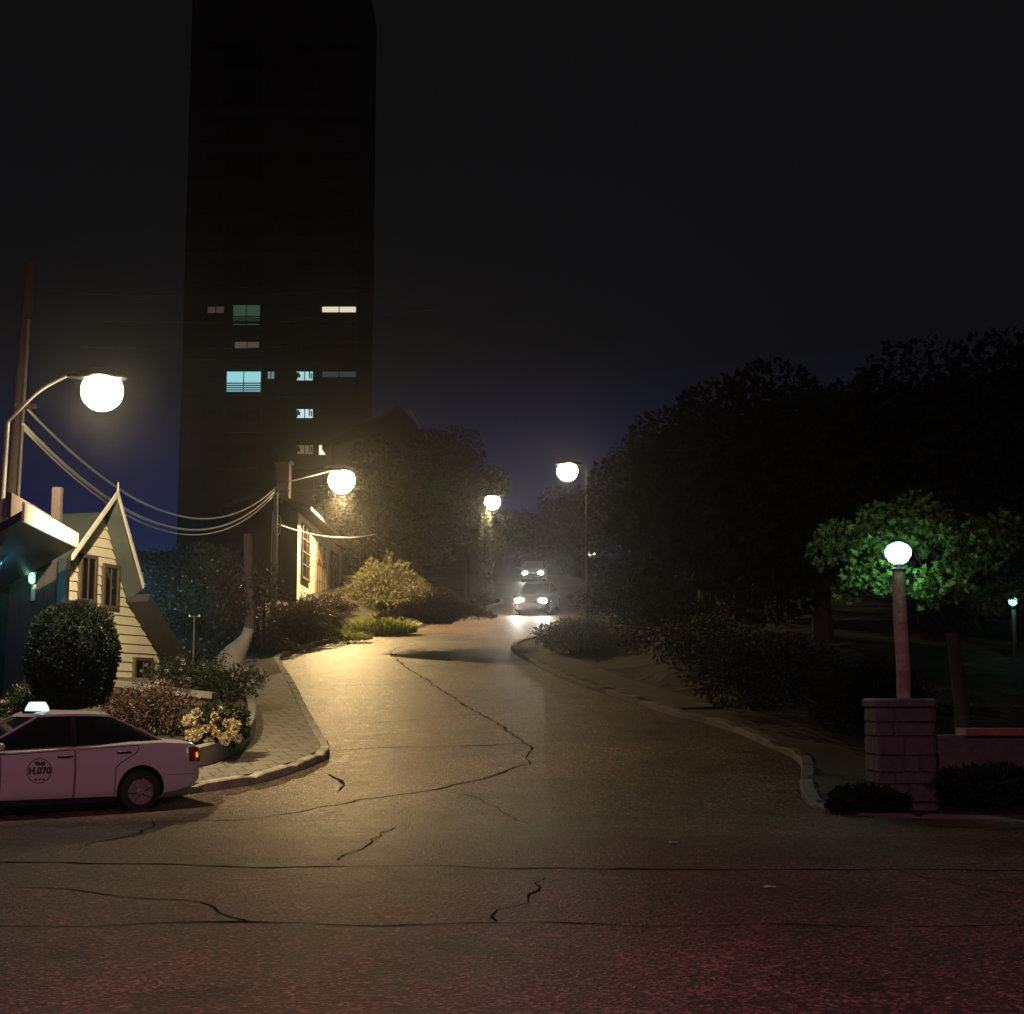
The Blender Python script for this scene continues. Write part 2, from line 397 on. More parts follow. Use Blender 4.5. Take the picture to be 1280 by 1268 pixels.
def sstep(a, b, x):
    k = max(0.0, min(1.0, (x-a)/(b-a))); return k*k*(3-2*k)
def kerb(pts, s, width, high, m, bumpy=0.0, seg=1.0):
    """kerb along a line; s=+1 body to the left of travel"""
    mb = MB(); rows = []
    for i, p in enumerate(pts):
        n = side_n(pts, i) * s
        b = (noise.noise(Vector((p.x*1.3, p.y*1.3, 0))) * bumpy) if bumpy else 0
        hh = (high + b) * (1 if s > 0 else 0.25 + 0.75*sstep(20.6, 23.0, p.y))
        if i % 5 == 0: hh -= 0.035           # open joint between two kerb stones
        hh += 0.012 * math.sin((i // 5) * 12.9898)
        z = h0(p.y)
        o = p + n * (0.02 * noise.noise(Vector((p.x*2, p.y*2, 5))))
        q = p + n * width
        zq = h0(q.y)
        rows.append([(o.x, o.y, z - 0.2), (o.x, o.y, z + hh - 0.02), (o.x + n.x*0.02, o.y + n.y*0.02, z + hh), (q.x, q.y, zq + hh), (q.x, q.y, zq - 0.2)])
    mb.grid(rows)
    return mb.build('kerb', m)

def landmass(name, outline, zf, m, cell=0.8, x0=-70, x1=70, y1=130):
    bm = bmesh.new()
    vs_ = [bm.verts.new((p[0], p[1], 0)) for p in outline]
    f = bm.faces.new(vs_)
    bmesh.ops.triangulate(bm, faces=[f])
    y = min(p[1] for p in outline); top = max(p[1] for p in outline)
    while y < top:
        y += cell * (1 if y < 60 else 2)
        bmesh.ops.bisect_plane(bm, geom=bm.verts[:] + bm.edges[:] + bm.faces[:], plane_co=(0, y, 0), plane_no=(0, 1, 0))
    x = max(min(p[0] for p in outline), -24); right = min(max(p[0] for p in outline), 24)
    while x < right:
        x += cell
        bmesh.ops.bisect_plane(bm, geom=bm.verts[:] + bm.edges[:] + bm.faces[:], plane_co=(x, 0, 0), plane_no=(1, 0, 0))
    for v in bm.verts: v.co.z = zf(v.co.x, v.co.y)
    bmesh.ops.recalc_face_normals(bm, faces=bm.faces)
    me = bpy.data.meshes.new(name); bm.to_mesh(me); bm.free(); me.materials.append(m)
    if me.polygons and me.polygons[0].normal.z < 0: me.flip_normals()
    o = bpy.data.objects.new(name, me); COL.objects.link(o)
    return tag(o, kind='structure')

def zA(x, y):
    d = dist_poly(x, y, LKp)
    up = sstep(1.0, 4.5, d) * (0.1 + 1.0*sstep(36, 50, y)) if y > 33 else 0.0
    return h0(y) + 0.10 + up + 0.06*noise.noise(Vector((x*0.7, y*0.7, 0))) * sstep(0.3, 1.5, d) * sstep(30, 36, y)
def zB(x, y):
    d = dist_poly(x, y, RKp)
    return h0(y) + 0.02 + 0.08*sstep(20.6, 23.0, y) + 1.3*sstep(1.6, 6.0, d)*sstep(24, 36, y) + 0.12*noise.noise(Vector((x*0.8, y*0.8, 3)))*sstep(0.4, 1.5, d)
def zC(x, y):
    d = dist_poly(x, y, FKp)
    return h0(y) + 0.10 + 2.2*sstep(0.5, 8, d) + 0.3*noise.noise(Vector((x*0.3, y*0.3, 9)))*sstep(0.4, 1.5, d)

def inset(pts, s, dd):
    return [p + side_n(pts, i) * (s * dd) for i, p in enumerate(pts)]
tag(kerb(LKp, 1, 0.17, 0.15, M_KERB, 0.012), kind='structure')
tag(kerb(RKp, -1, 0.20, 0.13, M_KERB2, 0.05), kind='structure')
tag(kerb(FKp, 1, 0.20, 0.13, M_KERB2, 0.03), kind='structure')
thin = lambda pts: [pts[i] for i in range(0, len(pts), 2)] + [pts[-1]]
LI = thin(inset(LKp, 1, 0.10)); RI = thin(inset(RKp, -1, 0.12)); FI = inset(FKp, 1, 0.12)
landmass('hillside_left', [(p.x, p.y) for p in LI] + [(-64, LI[-1].y), (-64, LI[0].y)], zA, M_GROUND)
landmass('hillside_right', [(p.x, p.y) for p in RI] + [(64, RI[-1].y), (64, RI[0].y)], zB, M_GROUND)
landmass('hillside_far', [(p.x, p.y) for p in FI] + [(64, 127), (-64, 127)], zC, M_GROUND, cell=2.0)

# paved pavement on the left corner
inner = [(352,842),(338,846),(322,856),(309,872),(313,888),(318,905),(316,925),(300,942),(262,962),(200,980),(120,992),(40,1003),(-160,1022)]
Ip = smooth_line([G(px, py, 0.12) for px, py in inner])
ka = min(range(len(LKp)), key=lambda i: (LKp[i] - G(350,828)).length)
kb = min(range(len(LKp)), key=lambda i: (LKp[i] - G(-160,1040)).length)
outl = [p + side_n(LKp, i + kb) * 0.165 for i, p in enumerate(LKp[kb:ka])]
landmass('sidewalk', [(p.x, p.y) for p in thin(outl)] + [(p.x, p.y) for p in thin(Ip)], lambda x, y: h0(y) + 0.14, M_PAVE, cell=1.0)
# worn pavement on the right of the side street
ri = [p + side_n(RKp, i) * (-1.35) for i, p in enumerate(RKp)]
k0 = min(range(len(RKp)), key=lambda i: (RKp[i] - G(834,893)).length); k1 = min(range(len(RKp)), key=lambda i: (RKp[i] - G(650,820)).length)
landmass('sidewalk_right', [(p.x, p.y) for p in thin([p + side_n(RKp, i+k0)*(-0.19) for i, p in enumerate(RKp[k0:k1])])] + [(p.x, p.y) for p in reversed(thin(ri[k0:k1]))],
         lambda x, y: h0(y) + 0.125, M_WORN, cell=1.0)

# tar seams and cracks in the road
mb = MB()
def seam(pts, wd):
    q = smooth_line([G(*p) for p in pts], 0.22)
    rows = []
    for i, p in enumerate(q):
        n = side_n(q, i); j = 0.35 + 2.2*abs(noise.noise(Vector((p.x*2.3, p.y*2.3, 1))))
        o = n * (noise.noise(Vector((p.x*1.6, p.y*1.6, 2))) * 0.16 + noise.noise(Vector((p.x*6, p.y*6, 2))) * 0.04)
        rows.append([Vector((*(p + o + n*wd*0.75*j).xy, 0)), Vector((*(p + o - n*wd*0.75*j).xy, 0))])
        for v in rows[-1]: v.z = h0(v.y) + 0.005
    mb.grid(rows)
seam([(-60,1077),(100,1079),(200,1081),(340,1085),(500,1083),(700,1086),(1000,1087),(1400,1090)], 0.035)
seam([(-60,1159),(120,1157),(300,1155),(500,1156),(640,1154),(800,1157),(1000,1158),(1400,1160)], 0.022)
seam([(-40,1109),(80,1112),(160,1122),(240,1129),(280,1141),(300,1152)], 0.014)
seam([(190,1028),(310,1024),(450,1001),(560,984),(655,955),(662,930)], 0.03)
seam([(662,930),(600,893),(560,868),(500,828),(492,812),(522,806)], 0.035)
seam([(412,939),(480,935),(560,933),(662,930)], 0.04)
seam([(675,1098),(668,1114),(630,1138),(622,1152)], 0.012)
seam([(422,990),(426,976),(418,968)], 0.03)
seam([(80,1062),(160,1045),(192,1028)], 0.016)
seam([(420,1076),(480,1046),(492,1034)], 0.016)
seam([(1110,1086),(1200,1106),(1300,1122)], 0.012)
seam([(560,990),(600,1000),(660,1030)], 0.012)
seam([(360,860),(450,857),(560,852)], 0.02)
seam([(440,905),(520,900),(600,893)], 0.02)
seam([(506,835),(540,832),(620,824)], 0.03)
tag(mb.build('road_seams', M_TAR), kind='structure')

# ------------------------------------------------------------------ cars
WB = 1.25; WR = 0.30
TOP = [(-2.19,0.84),(-2.14,0.93),(-2.02,0.985),(-1.6,1.01),(-1.2,1.0),(-0.3,0.955),(0.7,0.905),(1.0,0.90),(1.35,0.86),(1.75,0.77),(1.95,0.68),(2.04,0.56)]
HW = [(-2.19,0.66),(-2.1,0.74),(-1.9,0.79),(-1.2,0.835),(0,0.845),(1.2,0.83),(1.7,0.78),(1.93,0.68),(2.04,0.52)]
BOT = [(-2.19,0.40),(-2.05,0.30),(-1.7,0.22),(-0.9,0.19),(0.9,0.19),(1.7,0.20),(1.95,0.24),(2.04,0.32)]
def itp(tab, x):
    if x <= tab[0][0]: return tab[0][1]
    for a, b in zip(tab, tab[1:]):
        if x <= b[0]:
            k = (x-a[0])/(b[0]-a[0]); k = k*k*(3-2*k)*0.35 + k*0.65
            return a[1] + (b[1]-a[1])*k
    return tab[-1][1]
def half(x):
    wd, zt, zb = itp(HW, x), itp(TOP, x), itp(BOT, x); H = zt - zb
    return [(0, zb), (wd*0.86, zb), (wd*0.95, zb+0.05*H/0.7), (wd*0.985, zb+0.18*H), (wd*0.995, zb+0.36*H), (wd*1.0, zb+0.56*H),
            (wd*1.006, zb+0.64*H), (wd*0.985, zb+0.72*H), (wd*0.972, zb+0.86*H), (wd*0.945, zb+0.96*H), (wd*0.88, zt), (wd*0.5, zt+0.018), (0, zt+0.022)]
def side_y(x, z):
    pr = half(x)[1:11]
    for a, b in zip(pr, pr[1:]):
        if a[1] <= z <= b[1]:
            return a[0] + (b[0]-a[0])*(z-a[1])/max(1e-6, b[1]-a[1])
    return pr[0][0] if z < pr[0][1] else pr[-1][0]

def cut(o, cutters):
    for c in cutters:
        md = o.modifiers.new('cut', 'BOOLEAN'); md.operation = 'DIFFERENCE'; md.object = c; md.solver = 'EXACT'
    dg = bpy.context.evaluated_depsgraph_get()
    me = bpy.data.meshes.new_from_object(o.evaluated_get(dg))
    o.modifiers.clear(); old = o.data; o.data = me; bpy.data.meshes.remove(old)
    for c in cutters: bpy.data.objects.remove(c)

def text_mesh(name, s, size, m, parent, M, ext=0.002):
    cu = bpy.data.curves.new('lettering', 'FONT'); cu.body = s; cu.size = size; cu.align_x = 'CENTER'; cu.align_y = 'CENTER'; cu.extrude = ext; cu.offset = 0.004
    o = bpy.data.objects.new('lettering_source', cu); COL.objects.link(o)
    dg = bpy.context.evaluated_depsgraph_get()
    me = bpy.data.meshes.new_from_object(o.evaluated_get(dg)); bpy.data.objects.remove(o)
    me.materials.clear(); me.materials.append(m)
    r = bpy.data.objects.new(name, me); COL.objects.link(r); r.parent = parent; r.matrix_local = M
    return r

def make_car(name, label, paint, taxi=False, lit=False):
    root = thing(name, label, 'car')
    mb = MB(); rows = []
    x = -2.19
    xs = []
    while x < 2.04: xs.append(x); x += 0.07
    xs.append(2.04)
    for x in xs:
        h = half(x)
        rows.append([(x, y, z) for y, z in h] + [(x, -y, z) for y, z in reversed(h[1:-1])])
    mb.grid(rows, closed=True, cap=True)
    body = mb.build('body', [paint, M_TRIM], root)
    cs = []
    for cx in (-WB, WB):
        for s in (-1, 1):
            c = MB(); c.lathe([(0.355, -0.2), (0.355, 0.3)], Matrix.Translation((cx, s*0.75, 0.315)) @ Matrix.Rotation(-s*PI/2, 4, 'X'), n=36)
            cs.append(c.build('wheel_cut', M_TRIM))
    bpy.context.view_layer.update()
    cut(body, cs)
    me = body.data
    for p in me.polygons: p.use_smooth = True
    try: me.set_sharp_from_angle(angle=R(32))
    except Exception: pass
    for p in me.polygons:      # inside of the wheel wells is dark liner
        c = p.center
        for cx in (-WB, WB):
            if math.hypot(c.x-cx, c.z-0.315) < 0.352 and abs(c.y) < 0.85: p.material_index = 1
    # greenhouse
    g = MB(); L = []
    lev = [(0.0, -1.62, 1.08, 0.755), (0.25, -1.42, 0.84, 0.725), (0.5, -1.22, 0.60, 0.69), (0.75, -1.02, 0.37, 0.645), (0.95, -0.84, 0.18, 0.60)]
    def outline(k, xa, xb, wd, zz, n=6):
        o = []
        for q in range(n+1): u = xb + (xa-xb)*q/n; o.append((u, wd*(1-0.10*abs(2*q/n-1)**3), zz(u)))
        for q in range(n+1): u = xa + (xb-xa)*q/n; o.append((u, -wd*(1-0.10*abs(2*q/n-1)**3), zz(u)))
        return o
    for k, xa, xb, wd in lev:
        L.append(outline(k, xa, xb, wd, lambda u: (itp(TOP, u)-0.01)*(1-k) + k*(1.40 - 0.035*(u+0.35)**2 - 0.02)))
    g.grid(L, closed=True)
    g.build('window_glass', M_GLASS, root, smooth=True)
    rf = MB(); L = []
    for k, xa, xb, wd, z in ((0, -0.87, 0.21, 0.612, 1.365), (0.3, -0.85, 0.19, 0.60, 1.395), (0.7, -0.78, 0.12, 0.50, 1.43), (1, -0.6, -0.05, 0.25, 1.445)):
        L.append(outline(k, xa, xb, wd, lambda u: z - 0.05*(u+0.35)**2))
    rf.grid(L, closed=True, cap=True)
    rf.build('roof', paint, root, smooth=True)
    for s in (-1, 1):
        pm = MB()
        def strip(pts, wd, outw=0.006):
            rws = []
            for (x, y, z) in pts: rws.append([(x-wd/2, s*(y+outw), z), (x-wd/2, s*(y+outw+0.008), z), (x+wd/2, s*(y+outw+0.008), z), (x+wd/2, s*(y+outw), z)])
            pm.grid(rws, closed=True, cap=True)
        strip([(1.06, 0.70, 0.90), (0.60, 0.635, 1.14), (0.19, 0.565, 1.365)], 0.06)
        pm.build('windscreen_pillar', paint, root, smooth=True); pm = MB()
        strip([(-1.60, 0.70, 1.00), (-1.22, 0.635, 1.19), (-0.86, 0.565, 1.36)], 0.05)
        pm.build('rear_pillar', paint, root, smooth=True)
        b2 = MB(); rws = []
        for (y, z) in ((0.765, 0.93), (0.70, 1.16), (0.61, 1.36)): rws.append([(-0.32, s*(y-0.02), z), (-0.32, s*(y+0.006), z), (-0.24, s*(y+0.006), z), (-0.24, s*(y-0.02), z)])
        b2.grid(rws, closed=True, cap=True); b2.build('door_pillar', M_TRIM, root)
        # doors: skins 3 mm proud of the body with dark gaps round them
        def skin(x0, x1, curve=None):
            d = MB(); rws = []
            for i in range(13):
                z = 0.235 + (0.905-0.235)*i/12; r = []
                a = x0(z) if callable(x0) else x0
                for j in range(11):
                    x = a + (x1-a)*j/10; zz = 0.235 + (itp(TOP, x)-0.055-0.235)*i/12
                    r.append((x, s*(side_y(x, zz)+0.006), zz))
                rws.append(r)
            d.grid(rws); dd = d.build('door', paint, root, smooth=True)
            e = MB(); edge = [r[0] for r in rws] + rws[-1][1:] + [r[-1] for r in reversed(rws)][1:] + list(reversed(rws[0]))[1:-1]
            edge = [Vector(p) for p in edge]
            e.tube(edge + [edge[0]], 0.0065, 5); e.build('door_seal', M_TRIM, dd)
            return dd
        rear = skin(lambda z: -0.86 - 0.34*sstep(0.62, 0.86, z), -0.285)
        front = skin(-0.265, 0.74)
        for dd, hx in ((rear, -0.98), (front, -0.13)):
            hm = MB(); zz = itp(TOP, hx) - 0.135; yy = side_y(hx, zz)
            hm.tube([(hx-0.10, s*(yy+0.006), zz), (hx-0.075, s*(yy+0.03), zz), (hx+0.075, s*(yy+0.03), zz-0.005), (hx+0.10, s*(yy+0.006), zz-0.006)], [0.014,0.017,0.017,0.014], 8)
            hm.build('handle', M_TRIM, dd, smooth=True)
        if taxi:
            cx, cz = 0.22, 0.625
            cyy = side_y(cx, cz) + 0.012
            ln = MB()
            rr = [(cx+0.165*math.cos(2*PI*q/40), cz+0.165*math.sin(2*PI*q/40)) for q in range(41)]
            ln.tube([(u, s*(side_y(u, v)+0.008), v) for u, v in rr], 0.0055, 5)
            for q in (-0.06, -0.005, 0.045): ln.box((cx+q, s*(side_y(cx, cz-0.11)+0.007), cz-0.115), (0.035, 0.004, 0.018))
            ln.build('emblem_ring', M_TRIM, front)
            base = Matrix.Translation((cx, s*cyy, cz)) @ (Matrix.Rotation(PI, 4, 'Z') if s > 0 else Matrix.Identity(4)) @ Matrix.Rotation(PI/2, 4, 'X')
            text_mesh('lettering', 'H.070', 0.125, M_TRIM, front, base)
            text_mesh('lettering', 'TAXI', 0.062, M_TRIM, front, base @ Matrix.Translation((0, 0.098, 0.004)))
        mm = MB(); mm.lathe([(0.02,-0.06),(0.07,-0.045),(0.085,0),(0.07,0.035),(0.03,0.05)], Matrix.Translation((0.78, s*0.89, 0.955)) @ Matrix.Rotation(R(90), 4, 'Y') @ Matrix.Diagonal((0.75,1.0,1,1)), n=14)
        mm.tube([(0.78, s*0.76, 0.93), (0.78, s*0.87, 0.945)], 0.02, 6)
        mm.build('mirror', paint, root, smooth=True)
        # lights
        tl = MB(); rws = []
        for x in (-1.98, -2.06, -2.13, -2.185):
            rws.append([(x - 0.012*(x < -2.15), s*(side_y(x, z)+0.008), z) for z in (0.70, 0.76, 0.82, 0.875, 0.905)])
        tl.grid(rws)
        tl.grid([[(-2.20, s*y, z) for z in (0.70,0.80,0.875)] for y in (0.60,0.45)])
        tlo = tl.build('tail_light', M_TAIL, root, smooth=True)
        tg = MB(); rws = []
        for x in (-2.10, -2.15, -2.18): rws.append([(x, s*(side_y(x, z)+0.013), z) for z in (0.755, 0.79, 0.83)])
        tg.grid(rws); tg.build('tail_reflector', E_TAIL if taxi else M_TAIL, tlo, smooth=True)  # the taxi's reflector glows to stand for light it would throw back
        hl = MB(); hl.lathe([(0.001,0.065),(0.08,0.05),(0.13,0.02),(0.15,-0.05)], Matrix.Translation((1.955, s*0.55, 0.655)) @ Matrix.Rotation(R(78), 4, 'Y') @ Matrix.Rotation(s*R(-12), 4, 'X') @ Matrix.Diagonal((0.85,1.25,1,1)), n=18)
        hl.build('headlight', E_HEAD if lit else M_CHROME, root, smooth=True)
    # bumper crease, sill, grille, plates
    for x0, x1, nm in ((-2.215, -1.63, 'rear_bumper'), (1.62, 2.06, 'front_bumper')):
        bmp = MB(); 
        for s in (-1, 1):
            pts = []
            for i in range(9):
                x = x0 + (x1-x0)*i/8
                xx = max(-2.185, min(2.035, x)); pts.append((xx, s*(side_y(xx, 0.53)+0.007), 0.535 + 0.0*x))
            bmp.tube(pts, 0.014, 6)
        bmp.box(((-2.20 if x0 < 0 else 2.045), 0, 0.50), (0.03, 1.15 if x0 < 0 else 0.9, 0.10))
        bmp.build(nm, paint, root, smooth=True)
    for s in (-1, 1):
        sl = MB(); sl.box((0, s*0.775, 0.20), (1.75, 0.09, 0.07)); sl.build('sill', M_TRIM, root)
    gr = MB(); gr.box((2.03, 0, 0.60), (0.05, 0.62, 0.10)); gr.box((2.035, 0, 0.34), (0.05, 0.7, 0.1)); gr.build('grille', M_TRIM, root)
    # wheels
    def wheel():
        wroot = None
        tb = MB(); tb.lathe([(0.19,-0.085),(0.26,-0.095),(0.292,-0.08),(0.30,-0.04),(0.30,0.04),(0.292,0.08),(0.26,0.095),(0.19,0.085)], n=32, cap=False)
        ty = tb.build('wheel', M_RUB, None, smooth=True)
        rm = MB(); rm.lathe([(0.2,-0.05),(0.205,0.075),(0.19,0.08),(0.18,0.03),(0.02,0.02)], n=28)
        for k in range(7):
            a = 2*PI*k/7
            rm.box((0,0,0), (0.155, 0.035, 0.02), M=Matrix.Rotation(a, 4, 'Z') @ Matrix.Translation((0.11, 0, 0.062)))
        rm.lathe([(0.045,0.03),(0.045,0.075),(0.03,0.082),(0.001,0.083)], n=14)
        rm.build('rim', M_RIM, ty, smooth=True)
        return ty
    w0 = wheel(); first = True
    for cx in (-WB, WB):
        for s in (-1, 1):
            wv = w0 if first else copy_tree(w0)
            first = False
            wv.parent = root
            wv.location = (cx, s*0.725, WR); wv.rotation_euler = (-s*PI/2, 0, 0)
    if taxi:
        sg = MB(); rws = []
        for z, a, b in ((1.415,0.10,0.24),(1.43,0.115,0.25),(1.50,0.10,0.21),(1.555,0.075,0.17),(1.562,0.06,0.15)):
            rws.append([(0.02+a*cx_, b*cy_, z) for cx_, cy_ in ((-1,-0.85),(-0.85,-1),(0.85,-1),(1,-0.85),(1,0.85),(0.85,1),(-0.85,1),(-1,0.85))])
        sg.grid(rws, closed=True, cap=True); so = sg.build('roof_sign', E_TAXI, root)
        sb = MB(); sb.box((0.02,0,1.418), (0.27, 0.50, 0.03)); sb.build('sign_base', M_TRIM, so)
    if lit:
        for s in (-1, 1):
            sp = light('SPOT', (2.12, s*0.55, 0.65), 260, (1.0, 0.95, 0.80), 0.06, root, spot_size=R(85), spot_blend=0.9)
            sp.rotation_euler = (0, R(-90+5), 0)       # aimed along +x, a little down
            sp.rotation_euler = (R(90), 0, R(-90)); sp.rotation_euler = (R(81), 0, R(-90))
    return root

taxi = make_car('taxi_car', 'white taxi sedan with a lit roof sign, parked at the left kerb', M_PAINT, taxi=True)
car_ax = Vector((-math.sin(R(55)), -math.cos(R(55)), 0))     # heading of the taxi
rw = G(175, 1012)                                            # near rear tyre touches the road here
yaw = math.atan2(car_ax.y, car_ax.x)
sidev = Vector((-car_ax.y, car_ax.x, 0))                    # car's +y (left)
near = 1 if sidev.y < 0 else -1
ctr = rw + car_ax * WB - sidev * (near * 0.80)
taxi.location = (ctr.x, ctr.y, 0.0 + 0.02); taxi.rotation_euler = (0, 0, yaw)

def place_on_slope(o, p, q):         # car from p (centre) heading towards q
    d = Vector((q.x-p.x, q.y-p.y, 0)).normalized()
    a = p - d*1.25; b = p + d*1.25
    za, zb = h0(a.y), h0(b.y)
    o.location = (p.x, p.y, (za+zb)/2 + 0.005)
    o.rotation_mode = 'XYZ'
    fwd = Vector((d.x, d.y, (zb-za)/2.5)).normalized()
    s = Vector((-d.y, d.x, 0)); sl = (h0((p+s).y) - h0((p-s).y)) / 2
    left = (s + Vector((0,0,sl))).normalized(); up = fwd.cross(left).normalized(); left = up.cross(fwd)
    o.rotation_euler = Matrix((fwd, left, up)).transposed().to_euler()
bend = make_car('sedan_car', 'dark sedan with dazzling headlights rounding the bend of the uphill street', M_PAINT2, lit=True)
place_on_slope(bend, G(672, 766), G(580, 800))
far = copy_tree(bend)
far['label'] = 'distant dark car with lit headlights on the upper road behind the bend'
place_on_slope(far, G(668, 727), G(640, 745))
for ch_ in list(far.children):
    if ch_.type == 'LIGHT': bpy.data.objects.remove(ch_)
for o in (bend, far): o['group'] = 'cars driving down the street'

# ------------------------------------------------------------------ street lamps
def lamp_head(parent, p, direction, size=1.0, m=E_LAMP):
    d = Vector(direction); d.z = 0; d.normalize()
    M = Matrix.Translation(p) @ Matrix.Rotation(math.atan2(d.y, d.x), 4, 'Z') @ Matrix.Scale(size, 4)
    hs = MB(); rows = []
    for x, wd, ht in ((-0.42,0.05,0.05),(-0.3,0.09,0.08),(-0.12,0.17,0.12),(0.1,0.20,0.13),(0.28,0.16,0.10),(0.36,0.07,0.05)):
        rows.append([M @ Vector((x, wd*math.cos(2*PI*k/14), 0.03 + ht*max(-0.25, math.sin(2*PI*k/14)))) for k in range(14)])
    hs.grid(rows, closed=True, cap=True)
    h = hs.build('lamp_head', M_TRIM, parent, smooth=True)
    bw = MB(); rows = []
    for k in range(9):
        a = -0.75 + k/8*(PI/2 + 0.75)
        rows.append([M @ Vector((0.04 + 0.28*math.cos(a)*math.cos(2*PI*j/18), 0.27*math.cos(a)*math.sin(2*PI*j/18), -0.16 - 0.27*math.sin(a))) for j in range(18)])
    bw.grid(rows, closed=True, cap=True)
    bw.build('lamp_bowl', m, h, smooth=True)
    return M @ Vector((0.04, 0, -0.44 - 0.05/size))

LG = 'street lamps along the uphill street'
# lamp over the taxi and the cream house
l1 = P(124, 482, 23.3)
tr = thing('street_lamp', 'blazing street lamp on a curved steel arm above the cream gabled house', 'street lamp', (0,0,0), group=LG)
pb = MB(); base1 = P(-14, 760, 23.0); base1.z = 0.2
top1 = P(9, 528, 23.0)
pb.tube([base1, base1.lerp(top1, 0.5), top1], [0.07, 0.06, 0.045], 10); pb.build('pole', M_STEEL, tr, smooth=True)
arm = MB(); hd = l1 + Vector((-0.40, 0, 0.22))
arm.tube(smooth_line([top1, top1 + Vector((0.15,0.03,0.18)), top1.lerp(hd, 0.5) + Vector((0,0,0.12)), hd], 0.1), 0.028, 8); arm.build('arm', M_STEEL, tr, smooth=True)
pt = lamp_head(tr, l1 + Vector((0,0,0.1)), (1, 0.1, 0), 1.2)
sl1 = light('SPOT', pt, 2300, WARM, 0.045, tr, spot_size=R(152), spot_blend=0.75); light('POINT', pt, 130, WARM, 0.045, tr)
sl1.rotation_euler = Vector((-0.12, 0.66, -0.74)).to_track_quat('-Z', 'Y').to_euler()
# lamp by the thin pole
l2 = P(425, 597, 60)
tr = thing('street_lamp', 'brightest street lamp beside the white house, on a slim steel pole with cables', 'street lamp', (0,0,0), group=LG)
pbase = P(342, 776, 53); pbase.z -= 0.9; ptop = P(345, 612, 53)
pb = MB(); pb.tube([pbase, pbase.lerp(ptop, 0.5), ptop], [0.10, 0.09, 0.075], 12); pole2 = pb.build('pole', M_STEEL, tr, smooth=True)
cl = MB()
for k in range(2):
    c = P(347, 652 + 10*k, 52.85)
    cl.tube([c + Vector((0.13*math.cos(a)*(1-0.2*k), -0.05, 0.22*math.sin(a))) for a in [2*PI*q/14 for q in range(15)]], 0.014, 6)
cl.tube([P(338, 770, 52.95), P(339, 700, 52.95), P(341, 640, 52.95)], 0.02, 6)
cl.build('cable_loop', M_CABLE, pole2)
ins = MB()
for dx, dz in ((0.18,-0.05),(0.42,0.02),(-0.15,-0.25),(0.2,-0.45)):
    ins.lathe([(0.02,-0.06),(0.05,-0.04),(0.035,0),(0.05,0.03),(0.02,0.06)], Matrix.Translation(ptop + Vector((dx, -0.05, dz))), n=10)
ins.tube([ptop + Vector((-0.2,0,-0.1)), ptop + Vector((0.5,0,-0.05))], 0.025, 6)
ins.build('insulator_bracket', M_STEEL, pole2)
arm = MB(); hd2 = l2 + Vector((-0.3, -0.25, 0.25))
arm.tube(smooth_line([ptop + Vector((0,0,-0.1)), ptop + Vector((0.05,0.1,0.25)), ptop + Vector((0.45,0.7,0.42)), hd2], 0.15), 0.03, 8); arm.build('arm', M_STEEL, tr, smooth=True)
pt = lamp_head(tr, l2 + Vector((0,0,0.2)), (0.8, 0.6, 0), 2.0)
light('POINT', pt, 900, WARM2, 0.06, tr)
sl2 = light('SPOT', pt + Vector((0,0,-0.02)), 6800, WARM2, 0.06, tr, spot_size=R(150), spot_blend=0.12); sl2.rotation_euler = Vector((0.05, -0.085, -1)).to_track_quat('-Z', 'Y').to_euler()
# two distant ones
l3 = P(614, 627, 70)
tr = thing('street_lamp', 'distant starry lamp above the ivy-covered pole at the left of the bend', 'street lamp', (0,0,0), group=LG)
b3 = P(606, 690, 70.3); b3.z = h0(70.3)
pb = MB(); t3 = P(607, 634, 70.3); pb.tube([b3, t3], [0.07, 0.05], 10); pb.build('pole', M_POLED, tr, smooth=True)
arm = MB(); arm.tube(smooth_line([t3, t3 + Vector((0.05,0,0.25)), l3 + Vector((-0.2,0,0.25))], 0.1), 0.03, 8); arm.build('arm', M_POLED, tr, smooth=True)
pt = lamp_head(tr, l3 + Vector((0,0,0.2)), (1,-0.2,0), 1.4)
light('POINT', pt, 260, (1.0, 0.80, 0.62), 0.05, tr)
iv = MB(); rng = random.Random(5)
for q in range(3): iv.tube([b3.lerp(t3, k/14) + Vector((0.11*math.cos(q*2.1+k*0.7), 0.11*math.sin(q*2.1+k*0.7), 0)) for k in range(15)], 0.02, 4)
for k in range(700):
    f = rng.random(); p = b3.lerp(t3, 0.1 + 0.85*f); a = rng.uniform(0, 2*PI); r_ = rng.uniform(0.08, 0.35)*(1.3 - 0.8*f)
    p = p + Vector((math.cos(a)*r_, math.sin(a)*r_, rng.uniform(-0.1, 0.1)))
    d = Vector((math.cos(a), math.sin(a), rng.uniform(-0.8, 0.4))).normalized()
    iv.leaf(p, d, d.orthogonal().normalized(), 0.14, 0.10)
tag(iv.build('ivy_plant', L_IVY), 'ivy climbing the distant lamp pole left of the bend', 'plant')
l4 = P(711, 588, 58)
tr = thing('street_lamp', 'distant lamp reaching out from the dark trees at the right of the bend', 'street lamp', (0,0,0), group=LG)
t4 = P(733, 586, 58.5); b4 = t4.copy(); b4.z = h0(58.5)
pb = MB(); pb.tube([b4, t4], [0.07, 0.05], 10); pb.build('pole', M_POLED, tr, smooth=True)
arm = MB(); arm.tube(smooth_line([t4 + Vector((0,0,-0.2)), t4 + Vector((-0.1,0,0.15)), l4 + Vector((0.3,0,0.25))], 0.1), 0.03, 8); arm.build('arm', M_POLED, tr, smooth=True)
pt = lamp_head(tr, l4 + Vector((0,0,0.2)), (-1,-0.2,0), 1.5)
light('POINT', pt, 60, (1.0, 0.76, 0.42), 0.05, tr)
